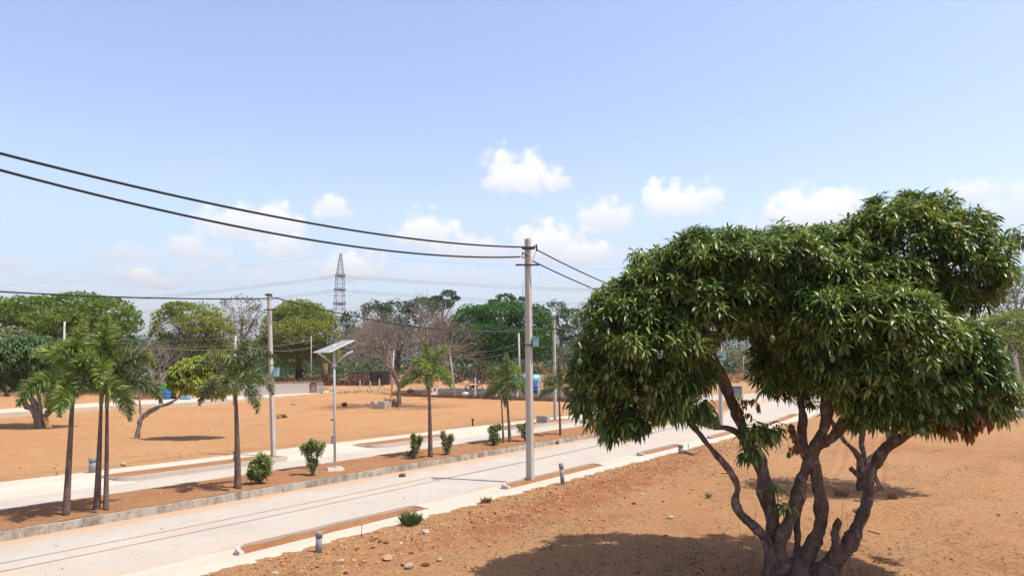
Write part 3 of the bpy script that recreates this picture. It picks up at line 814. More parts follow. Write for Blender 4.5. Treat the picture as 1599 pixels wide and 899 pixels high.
    # loose hanging sprays along the lower rim and at the front
    sp = [(1065, 610, 26, 24, -.5, .25), (1045, 640, 22, 20, -.4, .25), (1180, 675, 24, 16, 0, .2), (1172, 706, 16, 14, 0, .15), (1207, 672, 20, 14, 0, .2), (1085, 640, 20, 20, -.3, .2), (1225, 790, 12, 12, -.1, .1), (1210, 765, 10, 10, -.1, .1), (1100, 585, 30, 20, -.1, .25),
          (960, 672, 26, 16, 0, .3), (905, 620, 22, 30, 0, .3), (1100, 640, 14, 20, -.3, .2), (1205, 590, 30, 26, .4, .3), (1560, 640, 24, 18, -.6, .25), (1340, 655, 26, 14, -.5, .25), (1000, 400, 16, 16, .3, .3), (945, 468, 22, 22, .2, .3), (1585, 370, 14, 24, .8, .3),
          (925, 640, 30, 30, 0, .4), (990, 660, 30, 22, .1, .4), (1470, 660, 30, 14, -.5, .3), (1520, 645, 26, 16, -.6, .3), (1400, 655, 40, 14, -.6, .3)]
    sl = lobes_px(sp, Y0)
    cnts = [20, 18, 20, 9, 14, 12, 4, 3, 24, 20, 18, 12, 26, 16, 14, 12, 16, 12, 26, 26, 14, 14, 20]
    PP = []; AA = []
    for (c, r), n in zip(sl, cnts):
        dd = rng.normal(size=(n, 3)); dd /= np.linalg.norm(dd, axis=1, keepdims=True)
        PP.append(c + dd * r * rng.random((n, 1)) ** .4); AA.append(dd + np.array([0, 0, .4]))
    V2 = rosettes(np.concatenate(PP), np.concatenate(AA), rng, 11, .25, .046, .7, .1)
    # thin shoots above the crown
    V, Fc = join_np([V1, V2])
    link('crown', np_mesh('crown', V, Fc), LEAF['mango'], t)
    # twigs inside
    m = trunk_m; rg = random.Random(4)
    for i in range(330):
        c, r = lobes[rg.randrange(len(lobes))]
        a = Vector(c) + Vector((rg.uniform(-.3, .3) * r[0], rg.uniform(-.3, .3) * r[1], rg.uniform(-.5, .2) * r[2]))
        dv = Vector((rg.gauss(0, 1), rg.gauss(0, 1), rg.gauss(.3, 1))).normalized(); b = Vector(c) + Vector((dv.x * r[0], dv.y * r[1], dv.z * r[2])) * .92
        m.tube(bez(a, (a + b) / 2 + Vector((0, 0, .12)), b, 3), [.022, .016, .011, .005], 4, cap=False)
    # spindly suckers by the base
    for i in range(16):
        x = rg.choice([1190, 1175, 1165, 1290, 1300, 1320, 1270]) + rg.uniform(-14, 14); a = at(x, 905, Y0 - .2); b = at(x + rg.uniform(-22, 22), rg.uniform(775, 850), Y0 - .2)
        m.tube(bez(a, (a + b) / 2 + Vector((rg.uniform(-.08, .08), 0, 0)), b, 3), [.006, .005, .004, .002], 4, cap=False)
    m.build('trunk', MAT['bark_mango'], t)
    # dead hanging leaves
    dl = lobes_px([(1478, 655, 34, 22, -.75, .3), (1505, 665, 22, 16, -.75, .25), (1525, 650, 16, 12, -.75, .2)], Y0)
    PP = np.concatenate([c + rng.normal(size=(14, 3)) * r * .5 for c, r in dl])
    V, Fc = rosettes(PP, rng.normal(size=PP.shape) + np.array([0, 0, .2]), rng, 9, .2, .055, 1.6, .6)
    o = link('dead_leaves', np_mesh('dead_leaves', V, Fc), LEAF['dead'], t); o['label'] = 'withered brown leaves hanging at the right'
    dl = lobes_px([(1175, 625, 18, 12, .2, .2), (1160, 640, 12, 10, .2, .2), (1238, 690, 9, 14, -.1, .1), (1080, 606, 6, 14, -.3, .1), (1022, 645, 8, 8, -.2, .1)], Y0)
    PP = np.concatenate([c + rng.normal(size=(4, 3)) * r * .5 for c, r in dl])
    V, Fc = rosettes(PP, rng.normal(size=PP.shape), rng, 8, .15, .04, 1.6, .6)
    o = link('dead_leaves', np_mesh('dead_leaves', V, Fc), LEAF['dead'], t); o['label'] = 'small russet leaf clusters under the crown'
    # fruit
    mf = simple('unripe mango skin', (.11, .16, .055), .45, .4, var=.2, scale=15)
    fr = [(978, 570), (1001, 592), (1014, 580), (905, 565), (1009, 605), (993, 622), (948, 588), (1005, 545), (1206, 529), (1232, 710), (1392, 610), (1438, 651), (1440, 672), (1480, 608), (1463, 642), (1525, 579), (1500, 563), (1492, 640), (1060, 610), (1013, 635), (1355, 590), (1300, 560), (1465, 590)]
    for i, (px, py) in enumerate(fr):
        dy = {True: -.85, False: -1.6}[px < 1200] if px != 1232 else -.1
        p = at(px, py, Y0 + dy); mm = MB()
        R = Matrix.Rotation(rg.uniform(-.25, .25), 3, 'X') @ Matrix.Rotation(rg.uniform(0, 6), 3, 'Z')
        mm.lathe(p, [(.002, -.062), (.022, -.056), (.036, -.038), (.045, -.008), (.044, .018), (.034, .042), (.016, .055), (.004, .058)], 14, R)
        mm.tube([p + Vector((0, 0, .055)), p + Vector((.01, .03, .22))], .004, 4)
        mm.build('mango_fruit', mf, t)
    return t
big_mango()

# ------------------------------------------------------------------ smaller mango trees
def mango_small(base, limbs, Yl, lobes, leafm, label, n=1400, L=.22, W=.055, seed=1, bk='bark_mango', nl=9, thin=1.0):
    t = thing('mango_tree', base, label, 'tree')
    m = MB()
    for i, l in enumerate(limbs): limb_px(m, [(a_, b_, c_, d_ * thin) for a_, b_, c_, d_ in l], Yl, seed + i, 9)
    m.build('trunk', MAT[bk], t)
    lb = lobes_px(lobes, Yl); rng = np.random.default_rng(seed)
    P, d, k = sample_lobes(lb, n, rng, .35, 0, seed=seed)
    V, Fc = rosettes(P, d + np.array([0, 0, .5]), rng, nl, L, W, .6)
    link('crown', np_mesh('crown', V, Fc), leafm, t)
    return t
b = G(1347, 766, .13); Yb = b.y
t2 = mango_small(b, [[(1347, 775, 0, 11), (1346, 750, 0, 10), (1345, 735, 0, 10), (1341, 712, 0, 6), (1318, 688, 0, 5), (1303, 664, 0, 5), (1290, 640, 0, 4)],
                     [(1346, 740, 0, 9), (1349, 715, 0, 6), (1345, 690, 0, 5), (1352, 660, 0, 5), (1370, 600, 0, 4)],
                     [(1349, 738, .1, 8), (1362, 715, .2, 7), (1385, 690, .3, 5), (1410, 640, .3, 4)],
                     [(1346, 745, 0, 7), (1334, 736, -.1, 6), (1328, 730, -.1, 6)]], Yb,
                 [(1375, 560, 110, 55, 0), (1420, 600, 70, 45, -.3), (1310, 560, 60, 50, .3)], LEAF['mango'],
                 'pruned mango tree standing behind the big mango, trunk showing between its stems', 1500, .22, .05, 21)
b = G(64, 668, .14)
mango_small(b, [[(64, 672, 0, 13), (60, 655, 0, 12), (55, 642, 0, 8), (38, 628, 0, 5), (37, 600, 0, 4), (30, 575, 0, 3)],
                [(60, 655, 0, 8), (53, 630, 0, 6), (46, 608, 0, 5), (48, 580, 0, 4)], [(62, 655, 0, 6), (63, 630, 0, 4), (60, 610, .1, 4), (75, 570, 0, 3)],
                [(64, 655, 0, 7), (80, 640, -.1, 5), (100, 625, -.2, 4), (110, 590, -.2, 3)]], b.y,
            [(30, 562, 50, 34, .3), (-15, 570, 50, 40, 0), (85, 556, 45, 26, .5), (50, 545, 55, 20, 1.0), (-60, 570, 40, 40, 0), (110, 575, 34, 20, .4)], LEAF['mango3'],
            'dark mango tree with many stems at the far left of the plot', 3200, .30, .075, 31, 'bark_grey', 8)
b = G(213, 684, .14)
mango_small(b, [[(213, 688, 0, 8), (217, 665, 0, 6.5), (222, 650, 0, 6), (240, 637, -.1, 4.5), (258, 632, -.2, 4), (278, 621, -.3, 4), (290, 600, -.3, 3), (310, 580, -.3, 2)],
                [(222, 652, 0, 5), (219, 636, 0, 4), (218, 620, 0, 3), (222, 600, 0, 2)], [(221, 656, 0, 3.6), (230, 648, -.1, 3), (238, 643, -.3, 2.6), (248, 637, -.4, 2.2)]], b.y,
            [(292, 588, 28, 26, -.3), (310, 572, 26, 16, -.2), (338, 574, 26, 22, 0), (330, 600, 34, 22, -.2), (360, 590, 22, 22, 0), (280, 598, 16, 16, -.4)], LEAF['mango2'],
            'mango tree on the left plot whose low limb leans right under a yellow green crown', 1900, .26, .07, 41, 'bark_bare', 8, .72)
# ------------------------------------------------------------------ trees beyond the plots
ZF = .55
def far_base(px, Y): p = at(px, 566, Y); return Vector((p.x, p.y, ZF))
GT = 'trees beyond the plots'
def lob(lst, Y): return lobes_px([(a, b, c, d, e * Y / 100) for a, b, c, d, e in lst], Y)
tree('rain_tree', far_base(95, 92), lob([(60, 482, 62, 22, 0), (118, 474, 58, 18, 2), (165, 488, 46, 24, -2), (195, 502, 26, 20, -3), (100, 500, 60, 18, -5), (20, 492, 42, 20, 3), (150, 510, 60, 20, 2), (110, 525, 80, 22, 4), (40, 515, 50, 20, 4), (-30, 490, 50, 30, 2), (190, 515, 24, 12, 0)], 92), LEAF['rain'], 'bark_dark',
     'broad rain tree with layered crown at the far left', r0=.5, fork_h=.4, nleaf=34000, size=.42, gap=.40, gscale=1.6, seed=101, group=GT)
tree('roadside_tree', far_base(15, 80), lob([(10, 528, 40, 20, 0), (50, 535, 35, 14, 3), (-30, 530, 30, 20, 0)], 80), LEAF['euc'], 'bark_grey',
     'pale thin-leaved tree under the left edge of the rain tree', r0=.2, fork_h=.4, nleaf=6000, size=.3, gap=.5, gscale=1.0, seed=102, group=GT)
tree('roadside_tree', far_base(170, 85), lob([(170, 535, 40, 22, 0), (200, 545, 30, 18, 3), (130, 540, 30, 16, 2)], 85), LEAF['dark'], 'bark_dark',
     'low dark tree behind the tallest palm crown', r0=.25, fork_h=.3, nleaf=7000, size=.35, gap=.44, gscale=1.2, seed=103, group=GT)
tree('acacia_tree', far_base(300, 118), lob([(262, 500, 26, 20, 0), (300, 488, 42, 16, 1), (335, 500, 24, 20, 0), (352, 530, 18, 26, 0), (250, 520, 18, 22, -1), (305, 505, 40, 14, -3), (280, 478, 22, 8, 0), (320, 545, 40, 18, 1), (260, 545, 30, 22, 2), (300, 530, 50, 26, 3), (345, 555, 24, 18, 0)], 118), LEAF['yellow'], 'bark_grey',
     'round yellow green acacia with grey limbs left of the grey tree', r0=.5, fork_h=.3, nleaf=26000, size=.42, gap=.45, gscale=1.6, seed=104, group=GT, twigs=7)
tree('acacia_tree', far_base(375, 145), lob([(375, 482, 34, 22, 0), (350, 495, 20, 22, 0), (400, 498, 18, 24, 0), (375, 512, 34, 16, -2), (375, 535, 36, 20, 2)], 145), LEAF['grey'], 'bark_bare',
     'greyish nearly leafless round tree just left of the concrete pole', r0=.5, fork_h=.35, nleaf=11000, size=.32, gap=.5, gscale=1.5, seed=105, group=GT, twigs=16)
tree('tamarind_tree', G(467, 592, ZF), lob([(468, 486, 38, 18, 0), (440, 505, 28, 26, 1), (500, 508, 30, 26, 0), (470, 515, 46, 22, -3), (515, 530, 18, 20, 0), (445, 540, 34, 20, 0), (490, 545, 30, 16, 1), (410, 545, 20, 20, 2), (450, 556, 44, 20, 2), (505, 556, 30, 18, 2), (425, 530, 24, 26, 0), (470, 500, 50, 26, 3)], 140), LEAF['yellow'], 'bark_dark',
     'olive green tamarind with a straight dark trunk behind the solar lamp', r0=.75, fork_h=.35, nleaf=42000, size=.45, gap=.38, gscale=2.0, seed=106, group=GT, fork=at(467, 545, 140))
tree('roadside_tree', far_base(545, 190), lob([(545, 500, 16, 18, 0), (550, 530, 26, 22, 0), (530, 545, 20, 18, 0)], 190), LEAF['dark'], 'bark_dark',
     'narrow dark tree in front of the pylon foot', r0=.5, nleaf=7000, size=.6, gap=.42, gscale=2.4, seed=107, group=GT)
tree('roadside_tree', far_base(620, 175), lob([(585, 492, 26, 22, 0), (620, 488, 30, 20, 0), (660, 482, 30, 18, 0), (600, 525, 45, 28, 0), (660, 520, 45, 30, 0), (700, 530, 20, 28, 0), (560, 540, 30, 22, 0)], 175), LEAF['dark'], 'bark_dark',
     'wide dark green tree behind the leafless one', r0=.6, nleaf=24000, size=.6, gap=.44, gscale=2.2, seed=108, group=GT)
tree('cotton_tree', far_base(690, 200), lob([(700, 458, 12, 6, 0), (682, 466, 10, 5, 0), (712, 466, 8, 5, 1), (690, 475, 22, 8, 0), (664, 470, 12, 6, 0)], 200), LEAF['dark'], 'bark_dark',
     'tall tree top of separate tufts above the leafless tree', r0=.5, fork_h=.6, nleaf=3600, size=.6, gap=.40, gscale=1.6, seed=109, group=GT)
tree('neem_tree', far_base(790, 130), lob([(740, 500, 36, 24, 0), (780, 490, 46, 20, 0), (825, 498, 34, 24, 0), (760, 525, 52, 24, -2), (815, 530, 46, 24, -1), (850, 515, 20, 22, 2), (715, 525, 20, 24, 0), (780, 545, 60, 18, 0), (730, 545, 40, 22, 3), (840, 545, 34, 20, 3)], 130), LEAF['green'], 'bark_dark',
     'massive dense green tree behind the main concrete pole', r0=.7, fork_h=.35, nleaf=50000, size=.46, gap=.32, gscale=1.8, seed=110, group=GT, twigs=5)
tree('cotton_tree', far_base(800, 180), lob([(790, 464, 16, 6, 0), (812, 468, 14, 5, 0), (770, 472, 12, 5, 0), (800, 478, 26, 8, 0)], 180), LEAF['dark'], 'bark_dark',
     'tufted tree top rising over the massive green crown', r0=.5, fork_h=.6, nleaf=3600, size=.55, gap=.42, gscale=1.6, seed=111, group=GT)
tree('cotton_tree', far_base(875, 150), lob([(868, 478, 18, 10, 0), (890, 492, 20, 12, 0), (860, 500, 18, 12, 0), (880, 515, 24, 10, 0), (905, 510, 14, 14, 0), (850, 488, 12, 8, 0), (895, 530, 20, 10, 0)], 150), LEAF['dark'], 'bark_grey',
     'open tree of flat tiered tufts right of the main pole', r0=.45, fork_h=.5, nleaf=9000, size=.42, gap=.46, gscale=1.4, seed=112, group=GT, twigs=6)
tree('roadside_tree', far_base(935, 160), lob([(925, 500, 18, 16, 0), (950, 490, 20, 18, 0), (935, 525, 34, 20, 0), (980, 500, 24, 20, 0), (895, 552, 26, 14, 0)], 160), LEAF['dark'], 'bark_dark',
     'dark tree half hidden by the left edge of the big mango', r0=.45, nleaf=9000, size=.45, gap=.44, gscale=1.8, seed=113, group=GT)
tree('roadside_tree', far_base(1150, 210), lob([(1120, 552, 40, 12, 0), (1170, 556, 44, 12, 0), (1215, 552, 30, 16, 0)], 210), LEAF['euc'], 'bark_grey',
     'hazy green trees seen through the gap under the big mango crown', r0=.4, nleaf=8000, size=.6, gap=.42, gscale=2.4, seed=114, group=GT)
tree('roadside_tree', G(1591, 610, ZF), lob([(1540, 505, 30, 18, 0), (1580, 500, 34, 16, 0), (1560, 530, 46, 24, 0), (1610, 530, 44, 30, 0), (1535, 550, 34, 24, 0), (1590, 560, 40, 20, 0), (1640, 510, 34, 20, 0)], 98), LEAF['yellow'], 'bark_grey',
     'yellow green tree with a single trunk at the right edge', r0=.35, fork_h=.45, nleaf=20000, size=.36, gap=.43, gscale=1.5, seed=115, group=GT)
tree('eucalyptus_tree', far_base(1590, 125), lob([(1575, 440, 22, 20, 0), (1605, 430, 22, 20, 0), (1560, 470, 22, 20, 0), (1600, 468, 30, 22, 0), (1640, 450, 30, 30, 0), (1575, 500, 30, 20, 0)], 125), LEAF['euc'], 'bark_grey',
     'tall pale grey green eucalyptus at the right edge', r0=.4, fork_h=.5, nleaf=12000, size=.38, gap=.50, gscale=1.6, seed=116, group=GT, twigs=7)
tree('roadside_tree', far_base(1500, 115), lob([(1480, 545, 40, 22, 0), (1520, 560, 34, 20, 0), (1440, 550, 40, 22, 0)], 115), LEAF['dark'], 'bark_dark',
     'dark tree filling the space below the big mango right shoulder', r0=.35, nleaf=9000, size=.4, gap=.42, gscale=1.6, seed=117, group=GT)

# bare trees: recursive branching
def bare_tree(base, top_lean, h, r0, spread, label, depth=6, seed=5, mat='bark_bare', name='bare_tree', first=.35, nchild=(3, 4), zs=.85):
    t = thing(name, base, label, 'tree')
    rg = random.Random(seed); m = MB()
    def grow(p, dv, L, r, lv):
        n = 4 if lv < 3 else 3; pts = [p]; dd = dv.copy()
        for i in range(n):
            dd = (dd + Vector((rg.gauss(0, .13), rg.gauss(0, .13), rg.gauss(.03, .10)))).normalized()
            pts.append(pts[-1] + dd * L / n)
        m.tube(pts, [r * (1 - .38 * i / n) for i in range(n + 1)], 7 if lv < 2 else (5 if lv < 4 else 3), cap=False)
        if lv >= depth: return
        k = rg.randint(*nchild) + (2 if lv == 0 else 0)
        for i in range(k):
            a = 2 * PI * (i + rg.random() * .6) / k; ang = rg.uniform(.35, .85) * spread
            o = dd.orthogonal().normalized(); o.rotate(Matrix.Rotation(a, 3, dd))
            nd_ = (dd * math.cos(ang) + o * math.sin(ang)); nd_.z *= zs; nd_.normalize()
            j = rg.choice([-1, -1, -2]) if lv > 0 else -1
            grow(pts[j], nd_, L * (rg.uniform(1.25, 1.6) if lv == 0 else rg.uniform(.62, .84)), r * (rg.uniform(.55, .72) if lv < 2 else rg.uniform(.42, .58)), lv + 1)
    d0 = (Vector(top_lean)).normalized()
    grow(base + Vector((0, 0, -.1)), d0, h * first, r0, 0)
    m.build('trunk', MAT[mat], t)
    return t
b = G(621, 634, .15)
bare_tree(b, (.04, 0, 1), 8.7, .25, .86, 'tall leafless tree with spreading pale twigs in the middle of the plot', depth=6, seed=14, first=.21, zs=.92, nchild=(4, 4))
b = far_base(238, 78)
bare_tree(b, (.12, 0, 1), 3.7, .15, 1.0, 'small leafless tree behind the blue barrels', depth=5, seed=9, first=.35)

# undergrowth and dry scrub (nobody could count it)
def scrub(name, spots, leaf, n, size, label, seed, hmax):
    rng = np.random.default_rng(seed); PS = []
    for (px0, px1, Y0, Y1, h) in spots:
        m = int(n * (px1 - px0) / 100); px = rng.uniform(px0, px1, m); Y = rng.uniform(Y0, Y1, m)
        X = (px - CX) / F * Y
        cl = fbm(X * .25, Y * .25, o=3, seed=seed)
        hh = h * np.clip((cl - .28) * 2.4, .05, 1.3)
        z = .5 + rng.random(m) ** .8 * hh
        PS.append(np.stack([X, Y, z], 1))
    P = np.concatenate(PS); V, Fc = leaf_quads(P, size, rng, .2, .45)
    return tag(link(name, np_mesh(name, V, Fc), leaf), label, 'undergrowth', kind='stuff')
scrub('distant_wood', [(-500, 1650, 215, 260, 11.5), (1500, 2200, 150, 200, 10)], LEAF['dark'], 3400, 1.1, 'band of distant woodland along the horizon', 201, 10)
scrub('undergrowth', [(-300, 250, 92, 110, 2.6), (200, 440, 118, 130, 5.0), (400, 600, 150, 165, 5), (700, 800, 140, 150, 4.5)], LEAF['dark'], 3200, .5, 'green undergrowth below the distant trees', 202, 5)  # dark leaf colour stands in for the shade under the canopies
scrub('dry_scrub', [(-300, 260, 100, 108, 1.8), (540, 720, 120, 128, 3), (720, 1000, 118, 130, 3.6), (1080, 1300, 125, 140, 3), (1450, 1750, 120, 130, 2.4)], LEAF['dry'], 1300, .4, 'dry brown scrub at the far edge of the fields', 203, 4)
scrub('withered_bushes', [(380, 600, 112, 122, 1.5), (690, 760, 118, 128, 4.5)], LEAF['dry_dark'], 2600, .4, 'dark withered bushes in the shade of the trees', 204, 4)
scrub('roadside_weeds', [(500, 620, 86, 92, .8), (640, 900, 88, 94, .7), (-100, 260, 84, 92, .5)], LEAF['grey'], 260, .22, 'grey dry weeds beside the cross street', 205, 1)

# ------------------------------------------------------------------ foxtail palms
def palm(base, topz, lean, seed, label, leafm, nf=9, fl=1.75, r0=.17, rm=.15, rt=.065, shaft=.7):
    rng = np.random.default_rng(seed); rg = random.Random(seed)
    t = thing('foxtail_palm', base, label, 'palm', 'palms planted along the median')
    H_ = topz - base.z; m = MB(); pts = []; rad = []
    n = 36
    for i in range(n + 1):
        u = i / n; p = base + Vector((lean[0] * u ** 1.3, lean[1] * u, H_ * u - .06 * (i == 0))); pts.append(p)
        r = .78 * (rt + (r0 - rt) * (1 - u)) + .014 * math.exp(-u * 25)
        rad.append(r * (1.012 if i % 2 else 1.0))
    m.tube(pts, rad, 12, wob=.02)
    m.build('trunk', MAT['palm_trunk'], t)
    c0 = pts[-1]; top = c0 + Vector((lean[0] * .1, 0, shaft)); m = MB()
    m.tube([c0 - Vector((0, 0, .03)), c0 + (top - c0) * .3, c0 + (top - c0) * .7, top], [rt * 1.1, rt * 1.25, rt * .85, rt * .45], 10)
    m.build('crownshaft', MAT['palm_shaft'], t)
    rot0 = rg.uniform(0, 6)
    for k in range(nf):
        a = rot0 + k * 2.39996; el = math.radians(82 - 84 * (k / (nf - 1)) ** .85 + rg.uniform(-8, 8)); L = fl * rg.uniform(.85, 1.12)
        dv = Vector((math.cos(a) * math.cos(el), math.sin(a) * math.cos(el), math.sin(el)))
        p = top - Vector((0, 0, .25 * shaft * (k / nf))); path = [p.copy()]; ns = 16
        bend = rg.uniform(.75, 1.2)
        for i in range(ns):
            dv = (dv + Vector((0, 0, -1)) * (.025 + .30 * (i / ns) ** 1.3) * bend).normalized(); p = p + dv * L / ns; path.append(p.copy())
        m = MB(); m.tube(path, [.022 * (1 - .85 * i / ns) + .002 for i in range(ns + 1)], 5)
        st = MAT['palm_shaft']
        # leaflets all round the rachis
        A = np.array(path); q = 46; per = 7
        u = np.repeat(np.linspace(.16, .995, q), per) + rng.uniform(-.006, .006, q * per)
        u = np.clip(u, 0, .9999); ii = (u * ns).astype(int); fr = (u * ns - ii)[:, None]
        B = A[ii] * (1 - fr) + A[ii + 1] * fr; tv = A[ii + 1] - A[ii]; tv /= np.linalg.norm(tv, axis=1, keepdims=True)
        ang = rng.uniform(0, 2 * PI, len(u))
        o = np.cross(tv, np.array([0.13, .21, 1.0])); o /= np.linalg.norm(o, axis=1, keepdims=True); w = np.cross(tv, o)
        d0 = (o * np.cos(ang)[:, None] + w * np.sin(ang)[:, None]) * 1.0 + tv * .5
        d0 /= np.linalg.norm(d0, axis=1, keepdims=True)
        ll = (.37 * np.sin(np.clip(u * 1.05, 0, 1) * PI * .86 + .35) * rng.uniform(.8, 1.15, len(u)) + .06)[:, None] * fl / 1.75
        d1 = d0 + np.array([0, 0, -.42]); d1 /= np.linalg.norm(d1, axis=1, keepdims=True)
        m1 = B + d0 * ll * .5; tip = m1 + d1 * ll * .55
        sd = np.cross(d0, rng.normal(size=d0.shape)); sd /= np.linalg.norm(sd, axis=1, keepdims=True); wd = .0165 * fl / 1.75
        V = np.stack([B - sd * wd * .5, B + sd * wd * .5, m1 - sd * wd, m1 + sd * wd, tip], 1).reshape(-1, 3)
        b5 = (np.arange(len(u)) * 5)[:, None, None]
        Fc = (b5 + np.array([[0, 1, 3], [0, 3, 2], [2, 3, 4]])[None]).reshape(-1, 3)
        # rachis as extra triangles
        rv = np.array(m.v); rf = []
        for f in m.f:
            for j in range(1, len(f) - 1): rf.append((f[0], f[j], f[j + 1]))
        V2, F2 = join_np([(V, Fc), (rv, np.array(rf))])
        link('frond', np_mesh('frond', V2, F2), leafm, t)
    return t
def palm_mats():
    m, nt, b = mat_base('ringed palm trunk', .85, .2); q = NT(nt); P = q.pos()
    ring = q.n('ShaderNodeTexWave', wave_type='BANDS', bands_direction='Z'); ring.inputs['Scale'].default_value = 3.6; ring.inputs['Distortion'].default_value = 2.5
    ring.inputs['Detail'].default_value = 3; q.l(P, ring.inputs[0])
    n1 = q.noise(q.mapv(P, (1, 1, .6)), 5, 6, .7)
    c = q.ramp(n1, [(.3, (.075, .046, .038)), (.7, (.20, .135, .108))])
    c = q.mix(q.math('MULTIPLY', q.ramp(ring.outputs[1], [(.0, (1,) * 3), (.12, (0,) * 3)]), .28), c, (.32, .25, .2))
    q.l(c, b.inputs['Base Color']); q.bump(ring.outputs[1], .2, .01, b); MAT['palm_trunk'] = m
    MAT['palm_shaft'] = simple('green palm stem', (.16, .22, .08), .5, .4, var=.25)
palm_mats()
def palm_px(bx, by, tx, ty, seed, label, leafm='palm', zb=.215, **k):
    b = G(bx, by, zb); p = at(tx, ty, b.y); return palm(b, p.z, (p.x - b.x, 0), seed, label, LEAF[leafm], **k)
palm_px(103, 803, 113, 628, 1, 'leftmost palm on the median, shorter crown with a drooping frond', 'palm', nf=8, fl=1.61, r0=.115, rt=.062, shaft=.5)
palm_px(151, 795, 158, 630, 2, 'tall palm with a dark brown trunk, left of the close pair', 'palm', nf=8, fl=1.66, r0=.115, rt=.048, shaft=.95)
palm_px(165, 795, 167, 634, 3, 'palm with a smooth grey trunk, right of the close pair', 'palm_dull', nf=8, fl=1.61, r0=.088, rt=.048, shaft=.6)
palm_px(371, 762, 368, 618, 4, 'palm beside the round bush and the left concrete pole', 'palm_dull', nf=8, fl=1.52, r0=.135, rt=.06, shaft=.55)
palm_px(672, 712, 670, 604, 5, 'bright green palm between two bushes in the middle of the median', 'palm', nf=8, fl=1.47, r0=.13, rt=.062, shaft=.55)
palm_px(796, 690, 791, 612, 6, 'palm with the thicker trunk just left of the main pole', 'palm', nf=8, fl=1.38, r0=.11, rt=.055, shaft=.55)
palm_px(786, 692, 783, 625, 7, 'thin trunked palm leaning against its thicker neighbour', 'palm_dull', nf=6, fl=1.20, r0=.076, rt=.035, shaft=.4)
palm_px(875, 679, 873, 618, 8, 'slim palm farthest along the median, right of the main pole', 'palm_dull', nf=7, fl=1.38, r0=.09, rt=.05, shaft=.5)

# ------------------------------------------------------------------ bushes on the median
def bush(base, lobes, Y, label, leafm, n, size, seed, stems=6):
    t = thing('bush', base, label, 'bush', 'bushes planted along the median'); rng = np.random.default_rng(seed); rg = random.Random(seed)
    lb = lobes_px(lobes, Y); m = MB()
    for c, r in lb:
        for i in range(stems):
            e = Vector(c) + Vector((rg.uniform(-.6, .6) * r[0], rg.uniform(-.6, .6) * r[1], rg.uniform(-.2, .7) * r[2]))
            m.tube(bez(base + Vector((rg.uniform(-.03, .03), rg.uniform(-.03, .03), -.03)), (base + e) / 2 + Vector((rg.uniform(-.04, .04), 0, -.02)), e, 4), [.018, .014, .011, .008, .004], 5, cap=False)
    m.build('stem', MAT['bark_grey'], t)
    lb = [(c_, r_ * 1.15) for c_, r_ in lb]
    P, d, k = sample_lobes(lb, int(n * 1.3), rng, .5, 0, seed=seed)
    V, Fc = rosettes(P, d + np.array([0, 0, .6]), rng, 7, size, size * .42, .15)
    link('foliage', np_mesh('foliage', V, Fc), leafm, t)
def bush_px(bx, by, lobes, label, leafm='shrub', n=160, size=.10, seed=1, stems=5):
    b = G(bx, by, .225); bush(b, [l if len(l) > 4 else (*l, 0) for l in lobes], b.y, label, LEAF[leafm], n, size, seed, stems)
bush_px(407, 754, [(407, 735, 15, 14), (396, 728, 8, 10), (418, 722, 7, 9), (408, 716, 8, 7), (395, 742, 8, 7)], 'dense round bush right of the palm by the left pole', n=420, seed=1)
bush_px(489, 741, [(489, 724, 8, 10), (480, 703, 8, 9), (497, 700, 9, 10), (488, 692, 8, 6), (474, 698, 5, 5)], 'forked fan shaped bush just left of the solar lamp', n=300, seed=2)
bush_px(646, 716, [(649, 700, 6, 10), (656, 685, 4, 5), (645, 684, 4, 6), (650, 694, 7, 6), (640, 708, 4, 5)], 'narrow upright bush left of the bright green palm', n=230, seed=3)
bush_px(698, 709, [(698, 698, 7, 9), (692, 681, 4, 8), (704, 684, 5, 7), (698, 690, 6, 7)], 'pale bush right of the bright green palm', 'shrub_red', n=230, seed=4)
bush_px(771, 695, [(772, 685, 8, 8), (768, 671, 6, 6), (777, 667, 6, 5)], 'clipped two ball bush left of the paired palms', n=260, seed=5)
bush_px(820, 688, [(820, 680, 5, 6), (815, 669, 7, 8), (822, 664, 4, 5)], 'loose grey green bush half hidden behind the main pole', 'shrub_red', n=180, seed=6)
bush_px(1148, 633, [(1148, 625, 8, 7), (1154, 619, 6, 5)], 'green bush by the road seen under the mango crown', n=150, size=.12, seed=7)

def tuft(px, py, w, h, n, leafm, label, seed, blade=.012, z=.13, cat='plant', group=None):
    b = G(px, py, z); k = ppm(b.y); rng = np.random.default_rng(seed)
    t = thing('weed_plant', b, label, cat, group)
    a = rng.uniform(0, 2 * PI, n); r = rng.random(n) ** .7 * w / k / 2
    B = np.stack([b.x + np.cos(a) * r * .6, b.y + np.sin(a) * r * .5, np.full(n, z - .02)], 1)
    L = h / k * rng.uniform(.5, 1.05, n)
    dv = np.stack([np.cos(a) * .45 * r / (w / k / 2), np.sin(a) * .4 * r / (w / k / 2), np.ones(n)], 1) + rng.normal(0, .16, (n, 3)); dv /= np.linalg.norm(dv, axis=1, keepdims=True)
    m1 = B + dv * L[:, None] * .55; tip = m1 + (dv + rng.normal(0, .2, (n, 3))) * L[:, None] * .45
    sd = np.cross(dv, rng.normal(size=(n, 3))); sd /= np.linalg.norm(sd, axis=1, keepdims=True)
    V = np.stack([B - sd * blade * .4, B + sd * blade * .4, m1 - sd * blade, m1 + sd * blade, tip], 1).reshape(-1, 3)
    b5 = (np.arange(n) * 5)[:, None, None]; Fc = (b5 + np.array([[0, 1, 3], [0, 3, 2], [2, 3, 4]])[None]).reshape(-1, 3)
    link('foliage', np_mesh('foliage', V, Fc), leafm, t)
